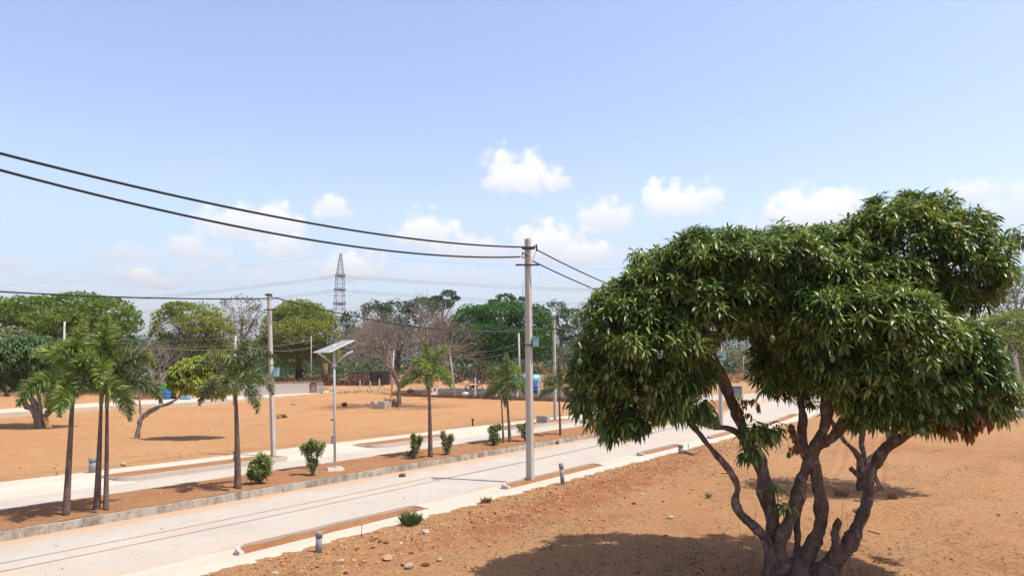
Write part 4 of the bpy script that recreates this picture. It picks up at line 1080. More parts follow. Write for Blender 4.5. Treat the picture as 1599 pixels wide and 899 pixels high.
tuft(641, 820, 40, 23, 520, leafmat('oleander leaf', [(.06, .10, .04), (.10, .15, .06), (.17, .21, .10)], .5, .3, .15), 'leafy green weed clump at the edge of the near footpath', 1, .011)
tuft(759, 785, 24, 12, 150, LEAF['dry'], 'dry brown weed tuft beside the footpath, left of the main pole', 2, .008)
tuft(1106, 776, 14, 10, 80, LEAF['shrub_red'], 'faded green weed on the bare plot left of the mango stems', 3, .007)
tuft(1340, 800, 20, 10, 90, LEAF['dry'], 'straw coloured weed right behind the mango stems', 4, .007)
tuft(1395, 778, 22, 12, 110, LEAF['dry'], 'dry twiggy tuft right of the pruned mango', 5, .008)
tuft(1313, 774, 34, 14, 160, LEAF['dry'], 'dry weeds left of the pruned mango foot', 6, .008)
tuft(538, 634, 10, 8, 60, LEAF['dry_dark'], 'dark tuft right of the block stack', 7, .03, .2)
tuft(610, 634, 26, 16, 120, LEAF['dry'], 'reddish sucker growth at the foot of the leafless tree', 8, .03, .2)
tuft(440, 652, 22, 7, 90, LEAF['dry'], 'low dry weeds in the middle of the left plot', 9, .03, .15)

# ------------------------------------------------------------------ concrete power poles
def cable(name, pts, r, mat, label, cat='cable', group=None, n=6):
    m = MB(); m.tube(pts, r, n)
    o = m.build(name, mat); return tag(o, label, cat, group)
def sag(a, b, s, n=24):
    return [a * (1 - t) + b * t - Vector((0, 0, s * 4 * t * (1 - t))) for t in [i / n for i in range(n + 1)]]
def pole(bx, by, tx, ty, zb, label, w0=.30, w1=.20, arms=(), box=None, clamps=(), rz=-.72):
    b = G(bx, by, zb); p = at(tx, ty, b.y); k = ppm(b.y)
    t = thing('utility_pole', b, label, 'pole', 'concrete power poles')
    R = Matrix.Rotation(rz, 3, 'Z')
    # tapered section with recessed broad faces
    V = []; Fc = []
    n = 10
    for i in range(n + 1):
        u = i / n; c = b + (p - b) * u; c.z = b.z - .1 * (i == 0) + (p.z - b.z) * u
        w = w0 * (1 - u) + w1 * u; d = .55 * w + .03
        g = .022 if .08 < u < .97 else .0
        prof = [(-w / 2, -d / 2), (-w * .28, -d / 2), (-w * .22, -d / 2 + g), (w * .22, -d / 2 + g), (w * .28, -d / 2), (w / 2, -d / 2), (w / 2, d / 2), (w * .28, d / 2), (w * .22, d / 2 - g), (-w * .22, d / 2 - g), (-w * .28, d / 2), (-w / 2, d / 2)]
        V += [R @ Vector((x, y, 0)) + c for x, y in prof]
    for i in range(n):
        for j in range(12): a = i * 12 + j; c_ = i * 12 + (j + 1) % 12; Fc.append((a, c_, c_ + 12, a + 12))
    Fc.append(tuple(range(n * 12, n * 12 + 12)))
    me = bpy.data.meshes.new('shaft'); me.from_pydata(V, [], Fc); me.update(); link('shaft', me, MAT['pole'], t)
    for (py, x0, x1, th, dep) in arms:
        a = at(x0, py, b.y - .12); c = at(x1, py - (1 if x1 > x0 else 0), b.y - .12); m = MB()
        mid = (a + c) / 2; m.box(mid, ((c - a).length, .07, th), rz=math.atan2(c.y - a.y, c.x - a.x))
        m.build('crossarm', MAT['iron'], t)
    for pts, r in clamps:
        m = MB(); m.tube([at(x, y, b.y + dy) for x, y, dy in pts], r, 6); m.build('cable_clamp', MAT['iron'], t)
    if box:
        x, y, w, h = box; c = at(x, y, b.y - .05); m = MB(); m.box(c, (w / k, .22, h / k)); m.box(c + Vector((0, 0, h / k / 2 + .012)), (w / k + .03, .25, .02))
        o = m.build('meter_box', MAT['teal'], t, bevel=.02)
    # steel straps
    for u in (.15, .55):
        c = b + (p - b) * u; m = MB(); w = w0 * (1 - u) + w1 * u
        m.box((c.x, c.y, b.z + (p.z - b.z) * u), (w + .012, .55 * w + .045, .03), rz=rz); m.build('strap', MAT['iron'] if u > .5 else MAT['galv'], t)
    return b, p, t
b1, p1, pole1 = pole(828, 748, 824, 373, .13, 'tall concrete power pole in the centre, nearest on the footpath', .235, .18,
    arms=[(414, 805, 842, .05, 0)], box=(836.5, 534, 9, 14),
    clamps=[([(820, 388, -.15), (832, 386, 0), (838, 382, .1), (838, 392, .1)], .03), ([(823, 400, -.15), (816, 394, -.3), (815, 402, -.35), (820, 402, -.2)], .025),
            ([(815, 388, -.12), (835, 388, -.12)], .035), ([(838, 390, .05), (833, 402, .0), (831, 410, -.1)], .008), ([(817, 440, -.1), (816, 455, -.12), (818, 470, -.1)], .006)])
b2, p2, pole2 = pole(427, 711, 420, 458, .14, 'concrete power pole on the far footpath behind the round bush', .20, .15,
    arms=[(484, 413, 432, .05, 0)], box=(431.5, 581, 7, 13),
    clamps=[([(414, 460, -.1), (424, 460, -.1)], .04), ([(424, 459, 0), (425, 466, 0), (431, 465, .1)], .03), ([(425, 527, 0), (428, 522, .1), (431, 517, .2)], .01)])
b3, p3, pole3 = pole(867, 655, 865, 497, .14, 'concrete power pole seen between the main pole and the mango', .20, .15,
    arms=[(499, 861, 869, .06, 0), (514, 860, 869, .06, 0)])
b4, p4, pole4 = pole(1126, 666, 1124, 480, .14, 'pale concrete power pole seen through the gap under the mango crown', .24, .18,
    arms=[(500, 1117, 1131, .06, 0)], box=(1129, 556, 7, 12))
# a fifth pole carries the lines behind the camera's left, a sixth beyond the frame
GB = 'black cables strung along the road'
def wire_from(px0, py0, Ys, far_px, far_py, Yf, s, r, label, cab='cable', mat='cable', grp=GB):
    a = at(px0, py0, Ys); b = at(far_px, far_py, Yf)
    return cable('power_cable', sag(a, b, s, 30), r, MAT[mat], label, 'cable', grp)
Yp = b1.y
# backwards along the road, out of frame on the left
for (px, py, ds, zend, lab) in ((836, 386, -.2, 8.15, 'upper of the two thick black cables sweeping in from the left edge'), (812, 401, .35, 7.85, 'lower of the two thick black cables sweeping in from the left edge')):
    a = at(px, py, Yp + ds); c1, c2 = (-.128, .00584) if zend > 8 else (-.1389, .00714)
    cable('power_cable', [a - D * t + Vector((0, 0, c1 * t + c2 * t * t)) for t in [i * .6 for i in range(61)]], .027, MAT['cable'], lab, 'cable', GB)
cable('power_cable', sag(at(838, 390, Yp), at(1124, 486, b4.y), .55, 40), .024, MAT['cable'], 'upper black cable running from the main pole into the mango crown', 'cable', GB)
cable('power_cable', sag(at(833, 408, Yp), at(1122, 496, b4.y), .55, 40), .024, MAT['cable'], 'lower black cable running from the main pole into the mango crown', 'cable', GB)
a = at(418, 466, b2.y); e = a - D * 26; e.z = 6.9
cable('power_cable', sag(a, e, .6, 40), .026, MAT['cable'], 'black cable coming level from the left edge to the left pole', 'cable', GB)
cable('power_cable', sag(at(431, 465, b2.y), at(862, 512, b3.y), .75, 40), .028, MAT['cable'], 'black cable sagging from the left pole behind the solar lamp', 'cable', GB)
cable('power_cable', sag(at(868, 512, b3.y), at(1010, 528, 80), .5, 20), .026, MAT['cable'], 'black cable leaving the pole beside the mango', 'cable', GB)

# ------------------------------------------------------------------ thin poles and lines beyond the plots
GP = 'thin poles of the far street'
def thin_pole(bx, by, tx, ty, w, label, arm=True, Y=None):
    b = G(bx, by, .6) if Y is None else Vector((*at(bx, 566, Y).xy, .6)); p = at(tx, ty, b.y)
    t = thing('line_pole', b, label, 'pole', GP); m = MB()
    m.tube([b - Vector((0, 0, .1)), (b + p) / 2, p], [w * .6, w * .5, w * .4], 6); m.build('shaft', MAT['pole'], t)
    if arm:
        m = MB(); m.box(p - Vector((0, 0, .5)), (1.3, .08, .08)); m.build('crossarm', MAT['iron'], t)
    return b, p
tp = []
tp.append(thin_pole(12, 0, 12, 516, .20, 'short far pole at the very left edge', Y=95))
tp.append(thin_pole(101, 0, 101, 502, .22, 'far pole rising out of the dark mango crown at left', Y=70))
tp.append(thin_pole(368, 0, 368, 524, .22, 'pole rising straight out of the palm beside the left power pole', Y=62))
tp.append(thin_pole(486, 598, 486, 524, .20, 'thin pole left of the solar lamp', False))
tp.append(thin_pole(611, 618, 615, 546, .20, 'thin pole left of the leafless tree trunk', False))
tp.append(thin_pole(668, 0, 667, 514, .11, 'thinnest pole standing behind the bright green palm', False, Y=88))
tp.append(thin_pole(711, 616, 701, 541, .20, 'leaning thin pole right of the bright green palm', False))
tp.append(thin_pole(812, 617, 810, 520, .22, 'thin pole just left of the main pole', False))
tp.append(thin_pole(1161, 592, 1161, 555, .18, 'short far pole seen under the mango crown', False))
GL = 'thin pale lines between the far poles'
def line(pts, r, lab, s=.6, grp=GL):
    for i in range(len(pts) - 1):
        a = at(*pts[i]); b = at(*pts[i + 1])
        cable('power_line', sag(a, b, s, 12), r, MAT['thin_cable'], lab[i] if isinstance(lab, (list, tuple)) else lab, 'line', grp, 4)
line([(-120, 541, 82), (250, 544, 82), (486, 531, 100)], .022, ['pale line crossing the left trees above the paired lower one', 'pale line ending at the thin pole left of the solar lamp'])
line([(-120, 536, 82), (368, 538, 82), (486, 542, 100)], .022, ['upper pale line across the left palms', 'middle pale line between the palm pole and the thin pole'])
line([(-120, 529, 95), (368, 527, 70)], .022, 'highest pale line across the left palms')
line([(486, 540, 120), (701, 546, 82), (810, 535, 78), (1124, 540, 70)], .02, ['pale line behind the solar panel', 'pale line from the leaning pole to the thin pole', 'pale line from the thin pole toward the mango'])
line([(711, 556, 82), (810, 543, 78)], .02, 'lower pale line between the leaning and the thin pole')
line([(620, 505, 90), (860, 512, 80)], .02, 'high pale line crossing the massive green tree')
line([(1520, 550, 90), (1800, 549, 90)], .03, 'bright line crossing the trees at the right edge')

# ------------------------------------------------------------------ lattice transmission tower
def tower():
    Y = 300.0; t0 = at(528, 566, Y); base = Vector((t0.x, t0.y, .5)); top = at(528, 395, Y).z
    t = thing('transmission_tower', base, 'grey lattice pylon rising behind the trees', 'pylon')
    def half(z):
        # half width against height
        zt = top; z1 = at(528, 432, Y).z; z2 = at(528, 485, Y).z
        if z > z1: return .25 + (zt - z) / (zt - z1) * 1.45
        if z > z2: return 1.7 + (z1 - z) / (z1 - z2) * .5
        return 2.2 + (z2 - z) / z2 * 3.6
    ang = math.radians(30); ca, sa = math.cos(ang), math.sin(ang)
    def c(z, sx, sy): h = half(z) * .84; return base + Vector(((sx * ca - sy * sa) * h, (sx * sa + sy * ca) * h, z - base.z))
    levels = []
    z = top - .2
    while z > 1:
        levels.append(z); z -= max(1.6, half(z) * 1.35)
    levels.append(.5)
    cs = [(-1, -1), (1, -1), (1, 1), (-1, 1)]
    for sx, sy in cs:
        m = MB(); m.tube([c(z, sx, sy) for z in levels], .10, 4); m.build('leg', MAT['tower'], t)
    m = MB()
    for i in range(len(levels) - 1):
        for k in range(4):
            a = cs[k]; b = cs[(k + 1) % 4]
            m.tube([c(levels[i], *a), c(levels[i + 1], *b)], .055, 3); m.tube([c(levels[i], *b), c(levels[i + 1], *a)], .055, 3)
            m.tube([c(levels[i], *a), c(levels[i], *b)], .07, 3)
    m.build('bracing', MAT['tower'], t)
    for py in (430, 452, 474):
        z = at(528, py, Y).z; h = half(z); m = MB()
        for s in (-1, 1):
            tip = base + Vector((s * (h + 1.2) * .5, s * (h + 1.2) * .9, z - base.z))
            for sx, sy in cs:
                m.tube([c(z - .5, sx, sy), tip], .09, 3); m.tube([c(z + .7, sx, sy), tip], .08, 3)
        m.box(base + Vector((0, 0, z - base.z)), (2 * h + 1, 2 * h + .6, .25), rz=.3)
        m.build('crossarm', MAT['tower'], t)
        # jumper loops
        for s in (-1, 1):
            m = MB(); pts = []
            for i in range(11):
                a = PI * i / 10; pts.append(base + Vector((s * 2.6 + math.cos(a) * 3.4 * 1.0 + s * .8, 0, z - base.z - math.sin(a) * 2.4)))
            m.tube(pts, .045, 4); m.build('jumper_cable', MAT['tower'], t)
    Gp = 'high voltage lines from the pylon'
    k = 0
    for py, ry, ly, nm in ((430, 436, 470, 'upper'), (433, 441, 474, 'second'), (452, 460, 490, 'third'), (455, 464, 494, 'fourth'), (398, 404, 436, 'top earth')):
        dy = 2.0 if nm in ('second', 'fourth') else -2.0
        a = at(531, py, Y + dy); b = at(1750, ry - 6, Y + 40 + dy)
        cable('power_line', sag(a, b, 7, 40), .07 if nm != 'top earth' else .03, MAT['tower'], nm + ' high voltage line going right from the pylon', 'line', Gp, 4)
        a = at(525, py, Y + dy); b = at(-300, ly + 10, Y + 60 + dy)
        cable('power_line', sag(a, b, 5, 40), .07 if nm != 'top earth' else .03, MAT['tower'], nm + ' high voltage line going left from the pylon', 'line', Gp, 4)
tower()

# ------------------------------------------------------------------ solar street lamp
def solar_lamp():
    b = G(523, 733, .225); Y = b.y; k = ppm(Y); top = at(521.5, 537, Y)
    t = thing('solar_street_lamp', b, 'solar street lamp with tilted panel and two lamp arms on the median', 'street lamp')
    m = MB(); m.tube([b, b + (top - b) * .5, top], [.046, .043, .04], 14); m.build('pole', MAT['galv'], t)
    m = MB(); m.box(b + Vector((0, 0, .03)), (.62, .62, .10), rz=.4, taper=.85); m.box(b + Vector((0, 0, .1)), (.26, .26, .02), rz=.4); m.build('base_plate', MAT['path'], t, bevel=.01)
    # panel corners from what is seen: long edge runs left-down to right-up
    c = [at(489, 551, Y - .35), at(515, 550.5, Y - .75), at(553.5, 532, Y + .35), at(534, 533, Y + .75)]
    nrm = (c[1] - c[0]).cross(c[3] - c[0]).normalized()
    if nrm.z < 0: nrm = -nrm
    def slab(m, cs, th, off): 
        lo = [p + nrm * off for p in cs]; hi = [p + nrm * (off + th) for p in cs]
        m.add(lo + hi, [(3, 2, 1, 0), (4, 5, 6, 7), (0, 1, 5, 4), (1, 2, 6, 5), (2, 3, 7, 6), (3, 0, 4, 7)])
    m = MB(); slab(m, c, .035, 0); m.build('panel_frame', MAT['white'], t)
    cen = sum(c, Vector()) / 4; ci = [cen + (p - cen) * .95 for p in c]
    mm, nt, bb = mat_base('solar glass', .6, .3); q = NT(nt); bk = q.n('ShaderNodeTexBrick'); bk.offset = 0
    bk.inputs['Scale'].default_value = 5; bk.inputs['Color1'].default_value = (.27, .27, .28, 1); bk.inputs['Color2'].default_value = (.30, .30, .31, 1); bk.inputs['Mortar'].default_value = (.4, .40, .41, 1); bk.inputs['Mortar Size'].default_value = .02  # cells coloured pale grey to stand for glare on the panel
    q.l(q.obj(), bk.inputs[0]); q.l(bk.outputs[0], bb.inputs['Base Color'])
    m = MB(); slab(m, ci, .004, .036); m.build('solar_glass', mm, t)
    m = MB(); m.tube([top - Vector((0, 0, .12)), cen], .03, 8); a_ = (c[0] + c[1]) / 2 * .3 + cen * .7; m.tube([top - Vector((0, 0, .05)), a_], .02, 6); m.build('bracket', MAT['galv'], t)
    j = at(522, 570, Y)
    m = MB(); m.cyl(j - Vector((0, 0, .07)), j + Vector((0, 0, .07)), .075, n=14); m.build('clamp', MAT['galv'], t)
    for (x0, y0, x1, y1, s) in ((507, 557.5, 499, 552, -1), (543, 551.5, 549, 549, 1)):
        e = at(x0, y0, Y); f = at(x1, y1, Y)
        m = MB(); m.tube([j, j * .4 + e * .6, e], .018, 8); arm = m.build('arm', MAT['galv'], t)
        dv = (f - e).normalized(); R = dv.to_track_quat('X', 'Z').to_matrix()
        m = MB(); m.box((e + f) / 2, ((f - e).length + .1, .16, .05), M_=R, taper=.8); h = m.build('lamp_head', MAT['white'], t, bevel=.01)
        m = MB(); m.box((e + f) / 2 - (R @ Vector((0, 0, .03))), ((f - e).length * .6, .12, .012), M_=R); m.build('lens', MAT['galv'], h)
solar_lamp()

# ------------------------------------------------------------------ marker pipes, stakes, planks, rocks
GM = 'grey marker pipes beside the footpaths'
def pipe(px, py, h, label, z=.13, r=.066, lean=0):
    b = G(px, py, z); k = ppm(b.y); H_ = h / k; t = thing('marker_pipe', b, label, 'pipe', GM)
    e = Vector((lean, 0, H_)); m = MB()
    m.tube([b - Vector((0, 0, .05)), b + e * .75], r, 18); m.build('pipe_body', MAT['pvc'], t)
    m = MB(); m.tube([b + e * .74, b + e * .75, b + e * .985, b + e], [r * 1.02, r * 1.16, r * 1.16, r * .98], 18); m.build('cap', MAT['pvc'], t)
pipe(497.5, 863, 32, 'capped grey pipe in the near left foreground beside the footpath')
pipe(879, 756, 32, 'leaning capped grey pipe just right of the main pole', r=.066, lean=-.06)
pipe(1063, 709, 15, 'short grey pipe under the left side of the mango', r=.1)
pipe(143.5, 737, 22, 'grey pipe behind the leftmost palm on the far footpath', z=.14, r=.11)
pipe(519.5, 692, 12, 'small grey pipe behind the solar lamp', z=.14, r=.08)
GS = 'thin stakes along the plot edges'
def stake(px, py, h, r, mat, label, z=.13, lean=(0, 0)):
    b = G(px, py, z); k = ppm(b.y); m = MB()
    m.tube([b - Vector((0, 0, .05)), b + Vector((lean[0], lean[1], h / k))], [r, r * .8], 6)
    m.box(b + Vector((lean[0] * .9, lean[1] * .9, h / k * .96)), (r * 2.6, r * 2.6, r * 3)); o = m.build('stake', MAT[mat]); tag(o, label, 'stake', GS)
stake(564.5, 840, 20, .008, 'iron', 'thin iron stake by the near footpath, right of the capped pipe')
stake(88, 741, 16, .02, 'bamboo', 'yellow cane stake left of the leftmost palm', .14)
stake(1075, 704, 10, .02, 'bamboo', 'pale stake by the road under the mango')
stake(738, 664, 9, .05, 'bark_dark', 'short dark stump post on the left plot edge', .15)
stake(580, 862, 0.1, .001, 'iron', 'iron pin tip')  if False else None
stake(365, 733 - 15, 12, .03, 'pvc', 'small grey marker behind the palm beside the left pole', .14)
def plank(px, py, px2, py2, w, th, mat, label, z=.14, z2=None, name='plank', cat='plank'):
    a = G(px, py, z); b = G(px2, py2, z) if z2 is None else Vector((*G(px2, py2, z).xy, z2)); d = b - a
    R = d.to_track_quat('X', 'Z').to_matrix(); m = MB(); m.box((a + b) / 2 + Vector((0, 0, th / 2)), (d.length, w, th), M_=R)
    o = m.build(name, MAT[mat], bevel=th * .2); tag(o, label, cat)
plank(1068, 706, 1085, 711, .3, .12, 'wood', 'short brown board beside the short pipe', )
def lean_board(p0, p1, Y, w, mat, label):
    a = at(*p0, Y); b = at(*p1, Y - .1); m = MB(); d = b - a; R = d.to_track_quat('X', 'Y').to_matrix(); m.box((a + b) / 2, (d.length, w, .04), M_=R); tag(m.build('plank', MAT[mat]), label, 'plank')
Yt = G(1347, 766, .13).y
lean_board((1379, 770), (1362, 735), Yt - .1, .14, 'wood', 'brown board leaning against the pruned mango trunk')
Yt = G(64, 668, .14).y
for x0, x1, lab in ((74, 68, 'left yellow cane leaning on the dark mango foot'), (77, 71, 'middle yellow cane leaning on the dark mango foot'), (80, 73, 'right yellow cane leaning on the dark mango foot')):
    a = at(x0, 668, Yt - .4); b = at(x1, 651, Yt - .1); m = MB(); m.tube([a, b], .05, 6); tag(m.build('cane', MAT['bamboo']), lab, 'cane', 'yellow canes by the dark mango')
plank(1356, 828, 1375, 833, .05, .03, 'rock_w', 'pale broken stick lying right of the mango', name='stick', cat='stick')
plank(1126, 738, 1148, 739, .10, .03, 'bamboo', 'pale board lying on the soil between the mango stems', .15)
plank(1082, 775 - 75, 1083, 776 - 75, .1, .05, 'wood', 'x') if False else None

def rock_mesh(r, rg, flat=.65):
    import bmesh
    bm = bmesh.new(); bmesh.ops.create_icosphere(bm, subdivisions=2, radius=r)
    sd = rg.random() * 100
    for v in bm.verts:
        n_ = v.co.normalized(); f = .72 + .6 * float(vnoise(np.array([n_.x * 1.7 + sd]), np.array([n_.y * 1.7]), np.array([n_.z * 1.7]), 4)[0])
        v.co = Vector((v.co.x * f * 1.2, v.co.y * f, v.co.z * f * flat))
    me = bpy.data.meshes.new('rock'); bm.to_mesh(me); bm.free(); return me
rg = random.Random(77)
GR = 'loose rocks on the near plot'
rocks = [(605, 873, 15, 'rock_t', 'large tan rock lying in the near rubble'), (638, 885, 14, 'rock_w', 'largest white rock in the near rubble'), (664, 883, 12, 'rock_d', 'dark red clod right of the largest white rock'),
         (594, 847, 8, 'rock_d', 'dark clod, left of a close pair near the weed clump'), (603, 848, 8, 'rock_d', 'dark clod, right of a close pair near the weed clump'), (642, 865, 9, 'rock_d', 'dark clod above the largest white rock'),
         (664, 832, 13, 'rock_w', 'flat pale rock below the weed clump'), (532, 877, 12, 'rock_w', 'pale rock between the capped pipe and the tan rock'), (429, 897, 12, 'rock_w', 'white rock at the bottom edge near the footpath'),
         (686, 874, 9, 'rock_w', 'small white rock right of the dark red clod'), (668, 846, 8, 'rock_t', 'small tan rock below the flat pale rock'), (990, 786, 6, 'rock_d', 'dark clod on the plot beyond the mango shadow'), (1047, 808, 9, 'rock_w', 'grey white lump above the mango shadow'),
         (1560, 802, 6, 'rock_w', 'white rock at the right side of the plot'), (540, 895, 8, 'rock_d', 'brown clod at the bottom edge below the capped pipe'), (470, 893, 7, 'rock_t', 'tan rock at the bottom edge left of the pipe'), (760, 812, 7, 'rock_t', 'tan clod in the red earth strip'),
         (193, 725, 9, 'rock_w', 'white rock on the left plot behind the paired palms'), (447, 651, 8, 'rock_w', 'pale stone in the middle of the left plot'), (437, 652, 6, 'rock_t', 'tan stone beside the pale stone on the left plot'),
         (458, 641 - 10, 6, 'rock_w', 'small pale stone near the block wall'), (520, 655, 8, 'rock_t', 'low tan stone behind the lamp pole'), (628, 697 + 46, 10, 'rock_d', 'dark lump on the road by the median kerb'), (867, 692, 10, 'rock_d', 'dark lump on the road beyond the main pole')]
for px, py, w, mt, lab in rocks:
    zz = .15 if py > 745 or px > 900 else .17
    if 'road' in lab: zz = .03
    p = G(px, py, zz); r = w / ppm(p.y) / 2 / 1.05
    o = bpy.data.objects.new('rock', rock_mesh(r, rg)); COL.objects.link(o); o.data.materials.append(MAT[mt]); o.location = p + Vector((0, 0, r * .3)); o.rotation_euler = (0, 0, rg.uniform(0, 6))
    tag(o, lab, 'rock', GR)
# gravel: countless small stones and clods
def gravel():
    rng = np.random.default_rng(12)
    ico = np.array([(0, 0, 1), (.894, 0, .447), (.276, .851, .447), (-.724, .526, .447), (-.724, -.526, .447), (.276, -.851, .447), (.724, .526, -.447), (-.276, .851, -.447), (-.894, 0, -.447), (-.276, -.851, -.447), (.724, -.526, -.447), (0, 0, -1)])
    fc = np.array([(0, 1, 2), (0, 2, 3), (0, 3, 4), (0, 4, 5), (0, 5, 1), (1, 6, 2), (2, 7, 3), (3, 8, 4), (4, 9, 5), (5, 10, 1), (6, 7, 2), (7, 8, 3), (8, 9, 4), (9, 10, 5), (10, 6, 1), (6, 11, 7), (7, 11, 8), (8, 11, 9), (9, 11, 10), (10, 11, 6)])
    t1 = rng.uniform(5, 36, 20000); s1 = 12.5 - np.abs(rng.normal(0, 1.7, 20000)); z1 = rng.pareto(2.4, 20000) * .008 + .007
    t2 = rng.uniform(8, 50, 12000); s2 = rng.uniform(-4, 12.4, 12000); z2 = rng.pareto(3, 12000) * .006 + .006
    t3 = rng.uniform(4, 50, 1500); s3 = 19.3 + rng.random(1500) * 2.6; z3 = rng.pareto(3, 1500) * .006 + .008
    t4 = rng.uniform(12, 64, 3500); s4 = rng.uniform(27.9, 62, 3500); z4 = rng.pareto(2.5, 3500) * .01 + .012
    t5 = rng.uniform(5, 50, 700); s5 = rng.uniform(14, 19, 700); z5 = rng.pareto(3, 700) * .004 + .005
    t = np.concatenate([t1, t2, t3, t4, t5]); s = np.concatenate([s1, s2, s3, s4, s5]); r = np.clip(np.concatenate([z1, z2, z3, z4, z5]), 0, .05)
    zg = ground_z(t, s); zg = np.where((s > 19.2) & (s < 22), .215, zg); zg = np.where((s > 13) & (s < 19.2), .025, zg)
    c = np.stack([t * D.x + s * N.x, t * D.y + s * N.y, zg + r * .25], 1)
    n = len(c); jit = rng.uniform(.6, 1.3, (n, 12, 1)); sq = rng.uniform(.6, 1.3, (n, 1, 3)) * np.array([1, 1, .7])
    V = (c[:, None, :] + ico[None] * jit * sq * r[:, None, None]).reshape(-1, 3)
    Fc = (fc[None] + (np.arange(n) * 12)[:, None, None]).reshape(-1, 3)
    m, nt, b = mat_base('mixed gravel', .95, .15); q = NT(nt); g = q.n('ShaderNodeNewGeometry')
    q.l(q.ramp(g.outputs['Random Per Island'], [(0, (.20, .085, .04)), (.35, (.38, .19, .09)), (.75, (.46, .27, .14)), (.97, (.50, .36, .24)), (1, (.62, .55, .46))]), b.inputs['Base Color'])
    tag(link('gravel', np_mesh('gravel', V, Fc), m), 'countless small stones and clods on the bare earth', 'gravel', kind='stuff')
    # dry leaf and straw litter
    n = 9000; t = rng.uniform(6, 45, n); s = rng.uniform(-4, 12.3, n); t[:2500] = rng.uniform(4, 45, 2500); s[:2500] = rng.uniform(19.4, 21.8, 2500)
    zg = np.where(s > 19, .245, ground_z(t, s) + .012); L = rng.uniform(.03, .12, n); a = rng.uniform(0, 6.28, n); w = rng.uniform(.003, .012, n)
    c = np.stack([t * D.x + s * N.x, t * D.y + s * N.y, zg], 1)
    dv = np.stack([np.cos(a), np.sin(a), rng.normal(0, .12, n)], 1); sd = np.stack([-np.sin(a), np.cos(a), rng.normal(0, .3, n)], 1)
    V = np.stack([c - dv * L[:, None] / 2, c + sd * w[:, None], c + dv * L[:, None] / 2, c - sd * w[:, None]], 1).reshape(-1, 3)
    tag(link('litter', np_mesh('litter', V, np.arange(4 * n).reshape(n, 4)), LEAF['dry']), 'dry straw and leaf litter over the earth', 'litter', kind='stuff')
gravel()
def twig_litter():
    rng = np.random.default_rng(55); n = 60000; t = rng.uniform(8, 40, n); s = rng.uniform(-4, 11.5, n)
    m = fbm(t * .35 + 5, s * .7, o=4, seed=71) > .56; t = t[m][:15000]; s = s[m][:15000]; n = len(t)
    L = rng.uniform(.04, .22, n); w = rng.uniform(.002, .006, n); a = rng.uniform(0, 6.28, n)
    c = np.stack([t * D.x + s * N.x, t * D.y + s * N.y, ground_z(t, s) + .012], 1)
    dv = np.stack([np.cos(a), np.sin(a), rng.normal(0, .12, n)], 1); sd = np.stack([-np.sin(a), np.cos(a), rng.normal(0, .3, n)], 1)
    V = np.stack([c - dv * L[:, None] / 2, c + sd * w[:, None], c + dv * L[:, None] / 2, c - sd * w[:, None]], 1).reshape(-1, 3)
    tag(link('litter', np_mesh('litter', V, np.arange(4 * n).reshape(n, 4)), LEAF['dry_dark']), 'dark broken twigs scattered in drifts over the near plot', 'litter', kind='stuff')
twig_litter()
def leaf_litter():
    rng = np.random.default_rng(8); n = 900; a = rng.uniform(0, 2 * PI, n); r = np.abs(rng.normal(0, 2.0, n)) + .3
    c = np.stack([5.2 + np.cos(a) * r * 1.5, 14.0 + np.sin(a) * r, np.zeros(n)], 1)
    t = c[:, 0] * D.x + c[:, 1] * D.y; s = c[:, 0] * N.x + c[:, 1] * N.y; c[:, 2] = ground_z(t, s) + .03; k = s < 12.2; c = c[k]
    V, Fc = rosettes(c, rng.normal(size=c.shape) * np.array([1, 1, .05]), rng, 1, .12, .04, .15)
    tag(link('leaf_litter', np_mesh('leaf_litter', V, Fc), LEAF['dead']), 'fallen brown leaves scattered under the big mango', 'litter', kind='stuff')
leaf_litter()

# ------------------------------------------------------------------ things around the cross street
def blocks(name, px, py, wpx, rows, cols, deep, label, mat, z=.15, rz=-ROAD_A, bl=.4, bh=.2):
    b = G(px, py, z); m = MB(); r_ = random.Random(px); R = Matrix.Rotation(rz, 3, 'Z')
    for k in range(rows):
        for i in range(cols):
            for j in range(deep):
                if k == rows - 1 and r_.random() < .25: continue
                c = R @ Vector(((i - (cols - 1) / 2) * (bl + .01) + r_.uniform(-.015, .015), (j - (deep - 1) / 2) * (.21) + r_.uniform(-.01, .01), 0)) + b
                m.box((c.x, c.y, z + bh / 2 + k * (bh + .004) - .02), (bl, .2, bh), rz=rz + r_.uniform(-.03, .03))
    o = m.build(name, MAT[mat]); return tag(o, label, 'blocks')
MAT['block'] = concrete_material('hollow block concrete', (.42, .39, .36), dustamt=.1)
MAT['block_lt'] = concrete_material('sandy block concrete', (.55, .46, .36), dustamt=.1)
blocks('block_stack', 595, 637, 24, 3, 4, 4, 'low stack of sandy blocks left of the leafless tree', 'block_lt', .14)
blocks('block_stack', 848, 658, 10, 2, 2, 2, 'small heap of grey blocks beside the pole near the mango', 'block', .14)
blocks('block_stack', 906, 660, 8, 1, 2, 1, 'grey blocks lying on the far footpath edge', 'block', .14)
def block_wall(px0, py0, px1, py1, h, label, mat='block'):
    a = G(px0, py0, .48); b = G(px1, py1, .48); d = b - a; L = d.length; ang = math.atan2(d.y, d.x); m = MB()
    t = thing('block_wall', a, label, 'wall'); r_ = random.Random(px0); n = int(L / .42); rows = int(h / .21)
    for k in range(rows):
        for i in range(n):
            c = a + d * ((i + .5 + (.5 if k % 2 else 0) * .9) / (n + .5)); m.box((c.x, c.y, .45 + .105 + k * .21), (.4 * L / (n * .42), .2, .203), rz=ang + r_.uniform(-.012, .012))
    m.build('blockwork', MAT[mat], t)
    m = MB(); c = (a + b) / 2; m.box((c.x, c.y, .45 + rows * .21 + .09), (L * .98, .26, .16), rz=ang); m.build('coping', MAT['stonewall'], t)
